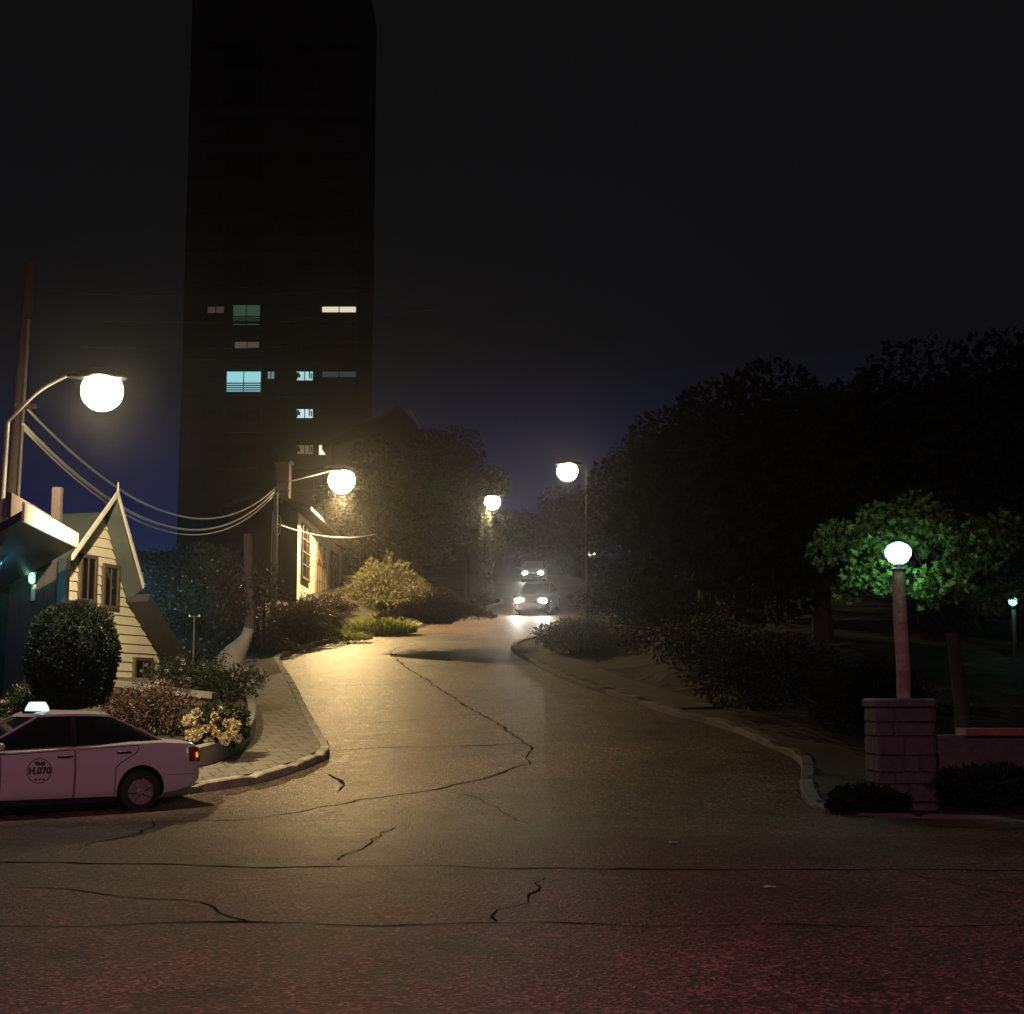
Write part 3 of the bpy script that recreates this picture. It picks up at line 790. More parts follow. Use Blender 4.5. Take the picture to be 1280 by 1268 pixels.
# the lamp at the photographer's side of the junction, whose pinkish light fills the crossing street
tr = thing('street_lamp', 'tall street lamp on the near side of the crossing street, out of the picture', 'street lamp', (-1.9, -3.2, 0))
pb = MB(); pb.tube([(0,0,0), (0,0,4.5), (0,0,9.2)], [0.10, 0.085, 0.06], 10); pb.build('pole', M_STEEL, tr, smooth=True)
arm = MB(); arm.tube(smooth_line([Vector((0,0,9.1)), Vector((0.1,0.4,9.5)), Vector((0.6,2.2,9.75))], 0.15), 0.035, 8); arm.build('arm', M_STEEL, tr, smooth=True)
E_ROSE = emit('rose_lamp', (1.0, 0.5, 0.5), 20)
pt = lamp_head(tr, Vector((0.7, 2.5, 9.7)), (0.25, 1, 0), 1.1, E_ROSE)
light('POINT', pt, 3300, (1.0, 0.38, 0.56), 0.05, tr)
# mercury lamp behind the cream house
tr = thing('street_lamp', 'bluish lamp standing behind the cream gabled house', 'street lamp', (P(150, 745, 44).x, 44, P(150, 745, 44).z - 4.0))
pb = MB(); pb.tube([(0,0,1.2), (0,0,4.6)], [0.08, 0.06], 10); pb.build('pole', M_STEEL, tr, smooth=True)
E_BLUE = emit('blue_lamp', (0.3, 0.8, 1.0), 30)
pt = lamp_head(tr, Vector((0.3, 0, 4.6)), (1, 0, 0), 1.0, E_BLUE)
light('POINT', pt, 150, (0.14, 0.58, 1.0), 0.05, tr)

# leaning wooden pole at the left edge, with its cables
up = thing('utility_pole', 'leaning brown wooden utility pole at the left edge behind the porch roof', 'utility pole')
pm = MB(); ub = P(2, 800, 29); ut = P(38, 330, 29)
pm.tube([ub, ub.lerp(ut, 0.4), ut], [0.14, 0.125, 0.105], 12); pm.build('pole', M_POLEW, up, smooth=True)
ca = MB(); cpt = P(32, 508, 28.85); ca.box(cpt, (0.42, 0.09, 0.10), rz=R(20)); ca.build('cable_bracket', M_POLEW, up)
tr_ = MB(); tr_.tube([P(22, 640, 28.83), P(29, 520, 28.85), P(36, 400, 28.86)], 0.03, 6); tr_.build('conduit', M_STEEL, up)
def cable(a, b, sag, r, m, label, group=None, n=28):
    c = MB(); pts = []
    for i in range(n+1):
        k = i/n; p = a.lerp(b, k); p.z -= sag*4*k*(1-k); pts.append(p)
    c.tube(pts, r, 5)
    return tag(c.build('overhead_cable', m, smooth='all'), label, 'cable', group)
CG = 'cables slung between the two poles'
cable(P(28, 505, 28.8), P(344, 610, 53), 1.65, 0.030, M_CABLE, 'topmost sagging pale cable between the wooden pole and the slim lamp pole', CG)
cable(P(28, 530, 28.8), P(344, 613, 52.9), 1.75, 0.036, M_CABLE, 'middle and thickest sagging pale cable reaching the slim lamp pole', CG)
cable(P(28, 535, 28.9), P(343, 618, 52.9), 1.78, 0.024, M_CABLE, 'lowest thin sagging cable reaching the slim lamp pole', CG)
cable(P(346, 655, 53.1), P(468, 668, 66), 0.30, 0.022, M_CABLE, 'short pale cable running from the slim pole past the white house')
for k, (py, lb) in enumerate(((364, 'highest'), (397, 'middle'), (430, 'lowest'))):
    cable(P(33, py, 28.8), P(700, py-30, 29), 0.3 , 0.005, M_CABLED, lb + ' of the thin dark wires crossing above the lamp by the cream house', 'thin wires above the lamp')

# ------------------------------------------------------------------ apartment tower
def px_rect(x0, y0, x1, y1, d): return P(x0, y0, d), P(x1, y1, d)
tw = thing('apartment_tower', 'dark high apartment tower with a few lit windows behind the street', 'building')
D = 122.0
xr = P(445, 500, D).x; xl = P(226, 500, D).x
tb = MB(); tb.box(((xl+xr)/2, D+7, 35), (xr-xl, 14, 62)); tb.build('tower_wall', M_TOWER, tw)
M_WDARK = mat('dark_window', (0.015,0.016,0.018), 0.35, var=0.1)
lit = {('b',0): emit('window_green', (0.08,0.22,0.13), 0.28), ('d',0): emit('window_warm', (1.0,0.88,0.62), 0.85),
       ('b',1): emit('window_brown', (0.32,0.25,0.18), 0.22), ('b',2): emit('window_cyan', (0.40,0.88,0.95), 0.78),
       ('c',2): emit('window_teal', (0.55,0.95,0.95), 0.75), ('d',2): emit('window_dim', (0.10,0.22,0.26), 0.16),
       ('c',3): emit('window_ice', (0.65,0.98,1.0), 0.85), ('d',4): emit('window_gold', (1.0,0.86,0.55), 1.3), ('c',4): emit('window_low', (0.5,0.4,0.25), 0.25),
       ('a',0): emit('window_faint', (0.28,0.21,0.17), 0.14), ('e',2): emit('window_slit', (0.35,0.6,0.62), 0.35)}
cols = {'a': (260,280,-1,-1), 'b': (284,326,465,480), 'e': (335,343,470,479), 'c': (371,391,465,476), 'd': (403,445,468,476)}
tops = {0: 384, 1: 428, 2: 465, 3: 512, 4: 557}
frm = M_TRIM
nwin = 0
fr_ = MB()
for row in range(-7, 7):
    for cname, (x0, x1, _, _) in cols.items():
        yt = tops.get(row, 465 + (row-2)*45.5)
        hgt = {'a': 8, 'b': 14, 'e': 9, 'c': 11, 'd': 7}[cname]
        if cname == 'e' and (row+40) % 2: continue
        xa, xb = x0, x1
        if (cname, row) == ('b', 0): xa, xb = 292, 325; yt = 382
        if (cname, row) == ('b', 1): xa, xb = 294, 324; hgt = 8
        if (cname, row) == ('d', 4): xa, xb = 399, 436; hgt = 12
        a, b = P(xa, yt, D), P(xb, yt+hgt, D)
        m = lit.get((cname, row), M_WDARK)
        q = MB(); wx, wz = b.x-a.x, a.z-b.z; c = ((a.x+b.x)/2, D-0.03, (a.z+b.z)/2)
        low = cname == 'b' and m is not M_WDARK and row in (0, 2)
        drop = (14/F*D) if low else 0
        q.box((c[0], c[1], c[2]-drop/2), (wx, 0.06, wz+drop)); wo = q.build('window', m, tw); nwin += 1
        fm = MB()
        fm.box((c[0], D-0.09, c[2]-drop/2), (0.07, 0.05, wz+drop))
        for s in (-1, 1): fm.box((c[0]+s*(wx/2+0.03), D-0.09, c[2]-drop/2), (0.06, 0.08, wz+drop+0.1)); fm.box((c[0], D-0.09, c[2]-drop/2+s*((wz+drop)/2+0.03)), (wx, 0.08, 0.06))
        if cname == 'b':
            for k in range(5): fm.box((c[0], D-0.16, c[2]-wz/2-0.05-0.19*k), (wx+0.2, 0.05, 0.10))
            fm.box((c[0], D-0.5, c[2]-wz/2-1.08), (wx+0.4, 0.75, 0.14))
        if cname == 'c' and m is not M_WDARK:      # half drawn curtains
            for k, dx in enumerate((-0.46,-0.38,-0.30,0.30,0.42)): fm.box((c[0]+dx*wx, D-0.10, c[2]+0.12*wz*(k % 2)), (0.10, 0.03, wz*(0.8-0.2*(k % 3))))
        fm.build('frame', frm, wo)
sl = MB()
for row in range(-7, 7):
    z = P(300, 495 + (row-2)*45.5, D).z
    sl.box(((xl+xr)/2, D-0.05, z), (xr-xl+0.1, 0.2, 0.12))
sl.build('floor_band', M_TOWER, tw)

# ------------------------------------------------------------------ white house beside the lamp
wh = thing('white_house', 'long white stucco house with shuttered windows behind the brightest lamp', 'house')
X = -8.4; ya, yb = 58.0, 73.0; ze = P(373, 640, 58).z; zb_ = 4.5
mb = MB(); mb.prism([(X, ya, zb_), (X, yb, zb_), (X, yb, ze), (X, ya, ze)], (-2.6, 0, 0)); mb.build('wall', M_STUCCO, wh)
mb = MB(); mb.box((X-1.32, ya-0.03, (zb_+ze)/2), (2.64, 0.06, ze-zb_-0.02)); mb.prism([(X+0.0, ya-0.06, ze-0.01), (X-2.6, ya-0.06, ze-0.01), (X-1.3, ya-0.06, ze+0.55)], (0, 0.05, 0)); mb.build('gable_shade_sheet', M_WOODW, wh)  # dark sheet over the stucco, putting the unlit gable's shade into colour
mb = MB(); mb.prism([(X+0.55, ya-0.4, ze+0.02), (X-1.3, ya-0.4, ze+0.7), (X-3.0, ya-0.4, ze+0.02), (X-3.0, ya-0.4, ze+0.16), (X-1.3, ya-0.4, ze+0.85), (X+0.55, ya-0.4, ze+0.16)], (0, yb-ya+0.8, 0))
rf = mb.build('roof', M_ROOF, wh)
mb = MB(); mb.box((X-1.0, 60.5, ze+1.2), (0.55, 0.7, 2.2)); mb.box((X-1.0, 60.5, ze+2.36), (0.7, 0.85, 0.12)); mb.build('chimney', M_STUCD, rf)
def opening(y0, y1, z0, z1, nm, shutters):
    q = MB(); q.box((X+0.01, (y0+y1)/2, (z0+z1)/2), (0.06, y1-y0, z1-z0)); o = q.build(nm, M_GLASS if nm == 'window' else M_SHUT, wh)
    f = MB()
    for z in (z0-0.04, z1+0.04): f.box((X+0.03, (y0+y1)/2, z), (0.14, y1-y0+0.2, 0.09))
    for y in (y0-0.05, y1+0.05, (y0+y1)/2): f.box((X+0.03, y, (z0+z1)/2), (0.10, 0.08, z1-z0))
    for k in range(1, 4): f.box((X+0.03, (y0+y1)/2, z0+(z1-z0)*k/4), (0.07, y1-y0, 0.04))
    f.build('frame', M_SHUT, o)
    if shutters:
        s = MB()
        for y in (y0-0.35, y1+0.35): s.box((X+0.05, y, (z0+z1)/2), (0.05, 0.5, z1-z0))
        s.build('shutter', M_SHUT, o)
zt = ze - 0.35
opening(59.0, 61.2, zt-2.1, zt-0.05, 'window', False)
opening(63.4, 64.7, zt-4.0, zt-1.15, 'door', False); opening(65.0, 66.3, zt-4.0, zt-1.15, 'door', False)
opening(63.5, 64.5, zt-0.95, zt-0.35, 'window', False); opening(65.1, 66.1, zt-0.95, zt-0.35, 'window', False)
opening(68.2, 70.6, zt-2.4, zt-0.2, 'window', True)
# darker upper block of the same plot, behind
dk = thing('gabled_house', 'tall dark gabled house behind the white house, only its roof edge catching light', 'house')
a = P(512, 512, 84); b = P(538, 560, 84)
mb = MB(); mb.prism([(a.x-4.5, 84.3, 4), (b.x-0.8, 84.3, 4), (b.x-0.8, 84.3, b.z+0.1), (a.x-0.6, 84.3, a.z-0.8), (a.x-4.5, 84.3, b.z+0.1)], (0, 8, 0)); mb.build('wall', M_STUCD, dk)
mb = MB(); mb.prism([(a.x-0.6, 84, a.z), (b.x+0.2, 84, b.z-0.1), (b.x+0.2, 84, b.z+0.15), (a.x-0.6, 84, a.z+0.25)], (0, 8.5, 0))
mb.prism([(a.x-0.62, 84, a.z), (a.x-0.62, 84, a.z+0.25), (a.x-5, 84, b.z+0.15), (a.x-5, 84, b.z-0.1)], (0, 8.5, 0)); rf = mb.build('roof', M_ROOF, dk)
mb = MB(); mb.prism([(a.x, 83.93, a.z-0.1), (b.x+0.2, 83.93, b.z-0.12), (b.x+0.2, 83.93, b.z-0.02), (a.x, 83.93, a.z+0.02)], (0, 0.05, 0)); mb.build('bargeboard', M_WHITE, rf)
mb = MB(); mb.box((a.x-1.6, 84.25, 11.5), (1.0, 0.06, 1.2)); mb.build('window', M_WDARK, dk)

# ------------------------------------------------------------------ cream gabled house
HA = R(15)
PIV = Vector((-8.46, 28.0, 0))
ROT = Matrix.Rotation(HA, 4, 'Z')          # world to house frame
XW = -8.46; XB = -8.12
def hp(px, py, x, rot=True):               # point of a plane x = const of the house frame seen at a pixel
    r = ray(px, py); o = Vector((0, 0, CAMZ))
    if rot:
        o = ROT @ (o - PIV) + PIV; r = ROT.to_3x3() @ r
    k = (x - o.x) / r.x
    return o + r * k
ch = thing('cream_house', 'small cream clapboard house with a steep gable and two tall windows', 'house')
wl = hp(77, 760, XW); wl_t = hp(77, 712, XW); wpk = hp(130, 648, XW); wsh = hp(158, 754, XW); wlow = hp(199, 824, XW)
zbase = hp(200, 849, XW).z - 0.05
y0, y1 = wl.y, wlow.y
poly = [(y0, zbase), (y1, zbase), (y1, wlow.z), (wsh.y, wsh.z), (wpk.y, wpk.z), (y0, wl_t.z - 0.1)]
def inside_span(z):
    ys = []
    n = len(poly)
    for i in range(n):
        (ya_, za_), (yb_2, zb_2) = poly[i], poly[(i+1) % n]
        if (za_ <= z < zb_2) or (zb_2 <= z < za_): ys.append(ya_ + (yb_2-ya_)*(z-za_)/(zb_2-za_))
    return (min(ys), max(ys)) if len(ys) >= 2 else None
mb = MB(); mb.prism([(XW-0.03, y, z) for y, z in poly], (-7, 0, 0))
z = zbase; bh = 0.185
while z < wpk.z - 0.05:              # clapboards, each leaning out at its lower edge
    a_ = inside_span(z + 0.004); b_ = inside_span(min(z + bh, wpk.z - 0.01))
    if a_ and b_:
        lo, hi = a_, b_
        mb.grid([[(XW-0.005, hi[0], z+bh), (XW-0.005, hi[1], z+bh)], [(XW+0.022, lo[0], z+0.012), (XW+0.022, lo[1], z+0.012)], [(XW-0.03, lo[0], z), (XW-0.03, lo[1], z)]])
    z += bh
cw = mb.build('wall', M_SIDING, ch)
def cwin(px0, py0, px1, py1, nm='window'):
    a_ = hp(px0, py0, XW); b_ = hp(px1, py1, XW)
    c_ = ((a_.y+b_.y)/2, (a_.z+b_.z)/2); sz = (abs(b_.y-a_.y), abs(a_.z-b_.z))
    q = MB(); q.box((XW+0.02, c_[0], c_[1]), (0.05, sz[0], sz[1])); o = q.build(nm, M_GLASS, ch)
    f = MB()
    for s in (-1, 1):
        f.box((XW+0.03, c_[0]+s*(sz[0]/2+0.03), c_[1]), (0.09, 0.07, sz[1]+0.14)); f.box((XW+0.03, c_[0], c_[1]+s*(sz[1]/2+0.035)), (0.085, sz[0], 0.07))
    f.box((XW+0.045, c_[0], c_[1]), (0.03, 0.03, sz[1]))
    f.build('frame', M_SHUT, o)
    return o
cwin(100, 697, 115, 750); cwin(129, 709, 143, 758); cwin(167, 826, 186, 851)
# roof: two slopes with a deep flared overhang, and the lower lean-to
ridF = hp(145, 622, XB); lefF = hp(88, 702, XB); rigF = hp(177, 737, XB)
ridB = Vector((XW-7.2, wpk.y, wpk.z)); lefB = Vector((XW-7.2, y0-0.6, wl_t.z-0.3)); rigB = Vector((XW-7.2, wsh.y+0.1, wsh.z+0.02))
ridM = Vector((XW, wpk.y, wpk.z+0.02)); lefM = Vector((XW, y0-0.25, wl_t.z-0.18)); rigM = Vector((XW, wsh.y+0.05, wsh.z+0.02))
mb = MB(); th = Vector((0,0,0.10))
for A, B in (((lefF, lefM, lefB), (ridF, ridM, ridB)), ((ridF, ridM, ridB), (rigF, rigM, rigB))):
    for q in range(2):
        p4 = [A[q], A[q+1], B[q+1], B[q]]
        mb.face([p for p in p4]); mb.face([p + th for p in reversed(p4)])
    mb.face([A[0], B[0], B[0]+th, A[0]+th])
    mb.face([A[2], A[2]+th, B[2]+th, B[2]])
mb.face([lefF, lefF+th, lefM+th, lefM]); mb.face([lefM, lefM+th, lefB+th, lefB])
mb.face([rigF, rigM, rigM+th, rigF+th]); mb.face([rigM, rigB, rigB+th, rigM+th])
rf = mb.build('roof', M_SOFFIT, ch)
bb = MB()
for A, B in ((lefF, ridF), (ridF, rigF)):
    o_ = Vector((0.03, -0.02, 0.0))
    bb.prism([A + o_ + Vector((0,0,0.02)), B + o_ + Vector((0,0,0.02)), B + o_ + Vector((0,0,0.13)), A + o_ + Vector((0,0,0.13))], (0.04, 0, 0))
bb.build('bargeboard', M_WHITE, rf)
fin = MB(); fin.tube([ridF + Vector((0.04,0,0)), ridF + Vector((0.04,0,0.3))], [0.03,0.012], 6); fin.build('finial', M_WHITE, rf)
ch.rotation_euler = (0, 0, -HA); _p = PIV - ROT.inverted() @ PIV; ch.location = (_p.x, _p.y, 0)
mb = MB(); lo = Vector((XW+0.5, wlow.y+0.3, wlow.z-0.12)); hi = Vector((XW+0.5, wsh.y-0.05, wsh.z+0.02))
mb.prism([hi, lo, lo + Vector((0,0.1,0.12)), hi + Vector((0,0.1,0.16))], (-6, 0, 0)); mb.build('lean_to_roof', M_ROOF, ch)
mb = MB(); mb.box((XW-2, (y0+y1)/2, zbase-0.35), (5, y1-y0-0.1, 0.8)); mb.build('foundation', M_CONC, ch)

# ------------------------------------------------------------------ dark lodge with the flared porch roof
pl = thing('porch_lodge', 'dark boarded lodge at the left edge with a pale fascia and flared porch roof', 'building')
XF = -7.42
fa0 = hp(27, 650, XF, False); fa1 = hp(95, 684, XF, False); 
bk0 = P(-40, 740, fa0.y); bk1 = P(14, 730, fa1.y)
mb = MB(); tt = Vector((0,0,0.12))
q0 = Vector((XF, fa0.y-3.5, fa0.z+0.12)); 
sl_ = (fa1.z - bk1.z)/(fa1.x - bk1.x)
def dn(p, w_): return Vector((p.x - w_, p.y, p.z - sl_*w_))
mb.prism([fa1, fa0, dn(fa0, 3.2), dn(fa1, 3.2)], (0, 0, 0.14)); rf = mb.build('porch_roof', mat('dark_soffit', (0.02,0.024,0.03), 0.3), pl)
mb = MB(); mb.prism([fa0 + Vector((0.0,0,-0.03)), fa1 + Vector((0,0,-0.02)), fa1 + Vector((0,0,0.23)), fa0 + Vector((0,0,0.27))], (0.04,0,0)); mb.build('fascia', M_WHITE, rf)
up0 = hp(14, 630, XF-0.35, False); up1 = hp(74, 664, XF-0.35, False)
mb = MB(); mb.prism([up0 + Vector((0,0,-0.2)), up1 + Vector((0,0,-0.2)), up1 + Vector((0,0,0.18)), up0 + Vector((0,0,0.18))], (-0.08,0,0)); mb.build('upper_board', M_POLEW, rf)
mb = MB(); cpos = P(71, 640, up1.y + 0.3); mb.box(cpos, (0.15, 0.15, 0.85)); mb.build('vent_post', M_POLEW, rf)
mb = MB(); wy = fa1.y + 0.6; a_ = P(16, 745, wy); b_ = P(80, 700, wy)
mb.box(((a_.x+b_.x)/2-1.7, wy, 2.2), (b_.x-a_.x+3.4, 0.12, 3.6))
for k in range(22): mb.box((b_.x-0.12-0.2*k, wy-0.066, 2.2), (0.015, 0.012, 3.5))
mb.build('wall', M_WOODW, pl)
mb = MB(); mb.box((b_.x+0.02, wy-0.04, 2.2), (0.14, 0.22, 3.7)); mb.build('corner_post', M_TRIM, pl)
mb = MB(); mb.box((a_.x-0.15, wy-0.08, 1.75), (0.95, 0.06, 2.1)); dr = mb.build('door', M_TRIM, pl)
mb = MB(); mb.lathe([(0.02,-0.03),(0.035,0),(0.02,0.03)], Matrix.Translation((a_.x+0.2, wy-0.14, 1.75)), n=10); mb.build('handle', M_CHROME, dr)
# lit things of the porch
gl = P(40, 722, wy-0.22)
tr = thing('wall_lantern', 'small green-lit lantern on the dark boarded wall under the porch roof', 'lantern')
mb = MB(); mb.lathe([(0.02,-0.11),(0.055,-0.08),(0.055,0.05),(0.02,0.08)], Matrix.Translation(gl), n=10); mb.build('lantern_glass', emit('green_glow', (0.2,1.0,0.6), 2.2), tr, smooth=True)
mb = MB(); mb.lathe([(0.09,0.08),(0.07,0.11),(0.01,0.16)], Matrix.Translation(gl), n=10); mb.tube([gl + Vector((0,0.2,0.0)), gl + Vector((0,0.2,0.14)), gl + Vector((0,0.0,0.15))], 0.012, 6); mb.box(gl + Vector((0,0.12,-0.25)), (0.07,0.05,0.28)); mb.build('bracket', M_GREYTR, tr)
light('POINT', gl + Vector((0, -0.12, 0)), 3.0, (0.25, 1.0, 0.65), 0.05, tr)
tl_ = P(-6, 668, fa0.y + 1.2)
tr = thing('ceiling_lamp', 'teal lamp under the porch roof at the left edge of the picture', 'lamp')
zz_ = dn(Vector((fa0.x, tl_.y, (fa0.z+fa1.z)/2)), fa0.x - tl_.x).z
mb = MB(); mb.lathe([(0.001,-0.10),(0.07,-0.085),(0.11,-0.04),(0.12,0)], Matrix.Translation((tl_.x, tl_.y, zz_)), n=16); mb.build('lamp_shade', E_TEAL, tr, smooth=True)
mb = MB(); mb.lathe([(0.13,0),(0.13,0.03)], Matrix.Translation((tl_.x, tl_.y, zz_)), n=16); mb.build('lamp_base', M_STEEL, tr, smooth=True)
light('POINT', (tl_.x, tl_.y, zz_-0.2), 40.0, (0.15, 0.75, 1.0), 0.08, tr)
# steps up to the lodge
st = thing('stone_steps', 'flight of pale stone steps with a handrail climbing to the lodge door', 'steps')
for k in range(8):
    p = P(18 - k*0.8, 906 - k*8.6, 25.4 + k*0.32)
    mb = MB(); mb.box((p.x-0.4, p.y, p.z-0.15), (1.6, 0.33, 0.30)); mb.box((p.x-0.4, p.y-0.17, p.z-0.012), (1.62, 0.06, 0.05)); mb.build('step', M_STEP, st)
mb = MB(); mb.tube([P(4, 907, 25.2), P(30, 878, 26), P(40, 850, 27.4)], 0.03, 6); mb.tube([P(30, 878, 26), P(30, 925, 26)], 0.025, 6); mb.build('handrail', M_STEEL, st)

# ------------------------------------------------------------------ foliage tools
def rv(rng):
    while True:
        v = Vector((rng.uniform(-1,1), rng.uniform(-1,1), rng.uniform(-1,1)))
        if 0.05 < v.length < 1: return v
def foliage(rng, clusters, n, L, W, spread, mb=None, droop=0.2):
    mb = mb or MB()
    tot = sum(r**2 for _, r in clusters)
    for c, r in clusters:
        for _ in range(int(n * r*r / tot)):
            v = rv(rng); v = v.normalized() * (v.length ** 0.6)
            p = c + Vector((v.x*r, v.y*r, v.z*r*spread))
            d = (v.normalized()*0.7 + rv(rng)*0.9 + Vector((0,0,-droop))).normalized()
            s = d.cross(rv(rng).normalized()); s = s.normalized() if s.length > 0.05 else d.orthogonal().normalized()
            k = rng.uniform(0.65, 1.25)
            mb.leaf(p, d, s, L*k, W*k)
    return mb
def tree(name, label, base, height, crown_r, seed, lm, bark, n=9000, L=0.16, W=0.11, lean=(0,0), trunk_r=0.16, crown_z=0.62, group=None, cl=22, cr=(0.28,0.5), squash=0.85):
    rng = random.Random(seed); root = thing(name, label, 'tree', group=group)
    base = Vector(base); top = base + Vector((lean[0], lean[1], height*0.8))
    mb = MB(); cc = base + Vector((lean[0]*0.8, lean[1]*0.8, height*crown_z))
    pts = [base + Vector((0,0,-0.4))] + [base.lerp(top, k/5) + Vector((rng.uniform(-.1,.1), rng.uniform(-.1,.1), 0))*height*0.08 for k in range(1, 6)]
    mb.tube(pts, [trunk_r*1.35] + [trunk_r*(1-0.17*k) for k in range(5)], 9)
    cls = []
    vz = height*(1-crown_z)
    for k in range(cl):
        v = rv(rng); v = v.normalized()*(0.35 + 0.6*rng.random())
        c = cc + Vector((v.x*crown_r, v.y*crown_r, v.z*vz))
        r = crown_r*rng.uniform(*cr); cls.append((c, r))
        s = pts[rng.randint(2, 4)]
        mid = s.lerp(c, 0.5) + rv(rng)*0.25
        mb.tube([s, mid, c], [trunk_r*0.4, trunk_r*0.22, trunk_r*0.07], 5, cap=False)
        for _ in range(3):
            mb.tube([c.lerp(s, 0.25), c + rv(rng)*r*0.9], [trunk_r*0.1, 0.008], 4, cap=False)
    mb.build('trunk', bark, root, smooth=True)
    foliage(rng, cls, n, L, W, squash).build('crown', lm, root)
    return root
def shrub(name, label, base, rx, ry, rz, seed, lm, n=4000, L=0.08, W=0.05, round_=False, group=None, cat='shrub'):
    rng = random.Random(seed); root = thing(name, label, cat, group=group); base = Vector(base)
    mb = MB(); st_ = MB()
    for k in range(9):
        v = rv(rng); st_.tube([base + Vector((v.x*0.15, v.y*0.15, -0.15)), base + Vector((v.x*rx*0.5, v.y*ry*0.5, rz*0.9)), base + Vector((v.x*rx*0.9, v.y*ry*0.9, rz*(1.0+0.5*abs(v.z))))], [0.03,0.02,0.006], 5)
    st_.build('stem', M_BARK, root)
    for _ in range(n):
        v = rv(rng).normalized()
        lump = 1.0 + (0.11 if round_ else 0.30)*noise.noise(v*2.3 + Vector((seed, 0, 0)))
        k = (rng.uniform(0.86, 1.03) if round_ else rng.random()**0.45) * lump
        p = base + Vector((v.x*rx*k, v.y*ry*k, rz + v.z*rz*k))
        if round_:                               # clipped box bush: squarer than a ball
            q = max(abs(v.x), abs(v.y), abs(v.z))**0.55; p = base + Vector((v.x*rx*k/q**0.5, v.y*ry*k/q**0.5, rz + v.z*rz*k/q**0.5))
        if p.z < base.z - 0.05: continue
        d = (v*0.8 + rv(rng)*0.8).normalized(); s = d.cross(rv(rng).normalized())
        if s.length < 0.05: continue
        g = rng.uniform(0.7, 1.3); mb.leaf(p, d, s.normalized(), L*g, W*g)
    if round_:                                   # dense twiggy heart
        hb = MB(); rows = []
        for i in range(1, 9):
            a = -PI/2 + PI*i/9
            rows.append([base + Vector((rx*0.84*math.cos(a)*math.cos(2*PI*j/14), ry*0.84*math.cos(a)*math.sin(2*PI*j/14), rz + rz*0.86*math.sin(a))) for j in range(14)])
        mb.grid(rows, closed=True, cap=True)
    mb.build('foliage', lm, root)
    return root
def spray(name, label, base, rx, ry, h, seed, lm, twigs=260, per=16, L=0.09, W=0.025, arch=0.5, group=None, cat='shrub', wood=M_BARK):
    rng = random.Random(seed); root = thing(name, label, cat, group=group); base = Vector(base)
    tw_ = MB(); lf = MB()
    for k in range(twigs):
        a = rng.uniform(0, 2*PI); o = math.sqrt(rng.random())
        e = Vector((math.cos(a)*rx*o, math.sin(a)*ry*o, 0)); hh = h*(1.0 - 0.55*o*o)*rng.uniform(0.65, 1.1)
        b = base + e*0.25 + Vector((0,0,-0.1)); m = base + e*0.7 + Vector((0,0,hh)); t_ = base + e*1.15 + Vector((0,0,hh*(1-arch*o)))
        pts = []
        for q in range(7):
            u = q/6; pts.append(b*(1-u)**2 + m*2*u*(1-u) + t_*u*u + rv(rng)*0.03)
        tw_.tube(pts, [0.014*(1-0.8*q/6) for q in range(7)], 3, cap=False)
        for q in range(per):
            u = 0.25 + 0.75*rng.random(); i = min(5, int(u*6)); p = pts[i].lerp(pts[i+1], u*6-i)
            d = ((pts[i+1]-pts[i]).normalized()*0.8 + rv(rng)*0.8).normalized(); s = d.cross(rv(rng).normalized())
            if s.length < 0.05: continue
            g = rng.uniform(0.6, 1.3); lf.leaf(p, d, s.normalized(), L*g, W*g)
    tw_.build('twigs', wood, root); lf.build('foliage', lm, root)
    return root
def grass_clump(name, label, base, rx, ry, h, seed, n=900, group=None, m=None, W=0.02):
    rng = random.Random(seed); mb = MB(); base = Vector(base)
    for _ in range(n):
        a = rng.uniform(0, 2*PI); o = math.sqrt(rng.random()); p = base + Vector((math.cos(a)*rx*o, math.sin(a)*ry*o, 0))
        p.z = max(zA(p.x, p.y), base.z - 0.3) - 0.03
        d = Vector((rng.uniform(-.6,.6), rng.uniform(-.6,.6), 1)); hh = h*rng.uniform(0.45, 1.15)*(1.05 - 0.6*o*o); d.x += math.cos(a)*o*0.35; d.y += math.sin(a)*o*0.35; w_ = Vector((rng.uniform(-1,1), rng.uniform(-1,1), 0)).normalized()*W
        k = Vector((d.x, d.y, 0))*hh
        p1 = p + Vector((k.x*0.3, k.y*0.3, hh*0.6)); p2 = p + Vector((k.x*1.0, k.y*1.0, hh*(0.98 - 0.3*k.length)))
        i = len(mb.v); mb.v.extend([tuple(p-w_), tuple(p+w_), tuple(p1+w_*0.8), tuple(p1-w_*0.8), tuple(p2)])
        mb.f.append((i,i+1,i+2,i+3)); mb.m.append(0); mb.f.append((i+3,i+2,i+4)); mb.m.append(0)
    return tag(mb.build(name, m or L_GRASS), label, 'plant', group)

# ------------------------------------------------------------------ planting on the left
def gA(px, py, off=0.0):
    p = G(px, py, 0.1)
    for _ in range(6):
        zz = zA(p.x, p.y) + off
        r = ray(px, py)
        # march to the bank surface
        y = 20.0
        while y < 120 and CAMZ + r.z*y/r.y > zA(r.x*y/r.y, y): y += 0.25
        return Vector((r.x*y/r.y, y, zA(r.x*y/r.y, y)))
    return p
bb_ = P(88, 880, 26.2); bb_.z = P(88, 878, 26.2).z
shrub('clipped_bush', 'large clipped round dark bush in front of the cream house', P(88, 888, 24.3), 0.69, 0.62, 0.86, 3, L_BOX, n=15000, L=0.055, W=0.038, round_=True)
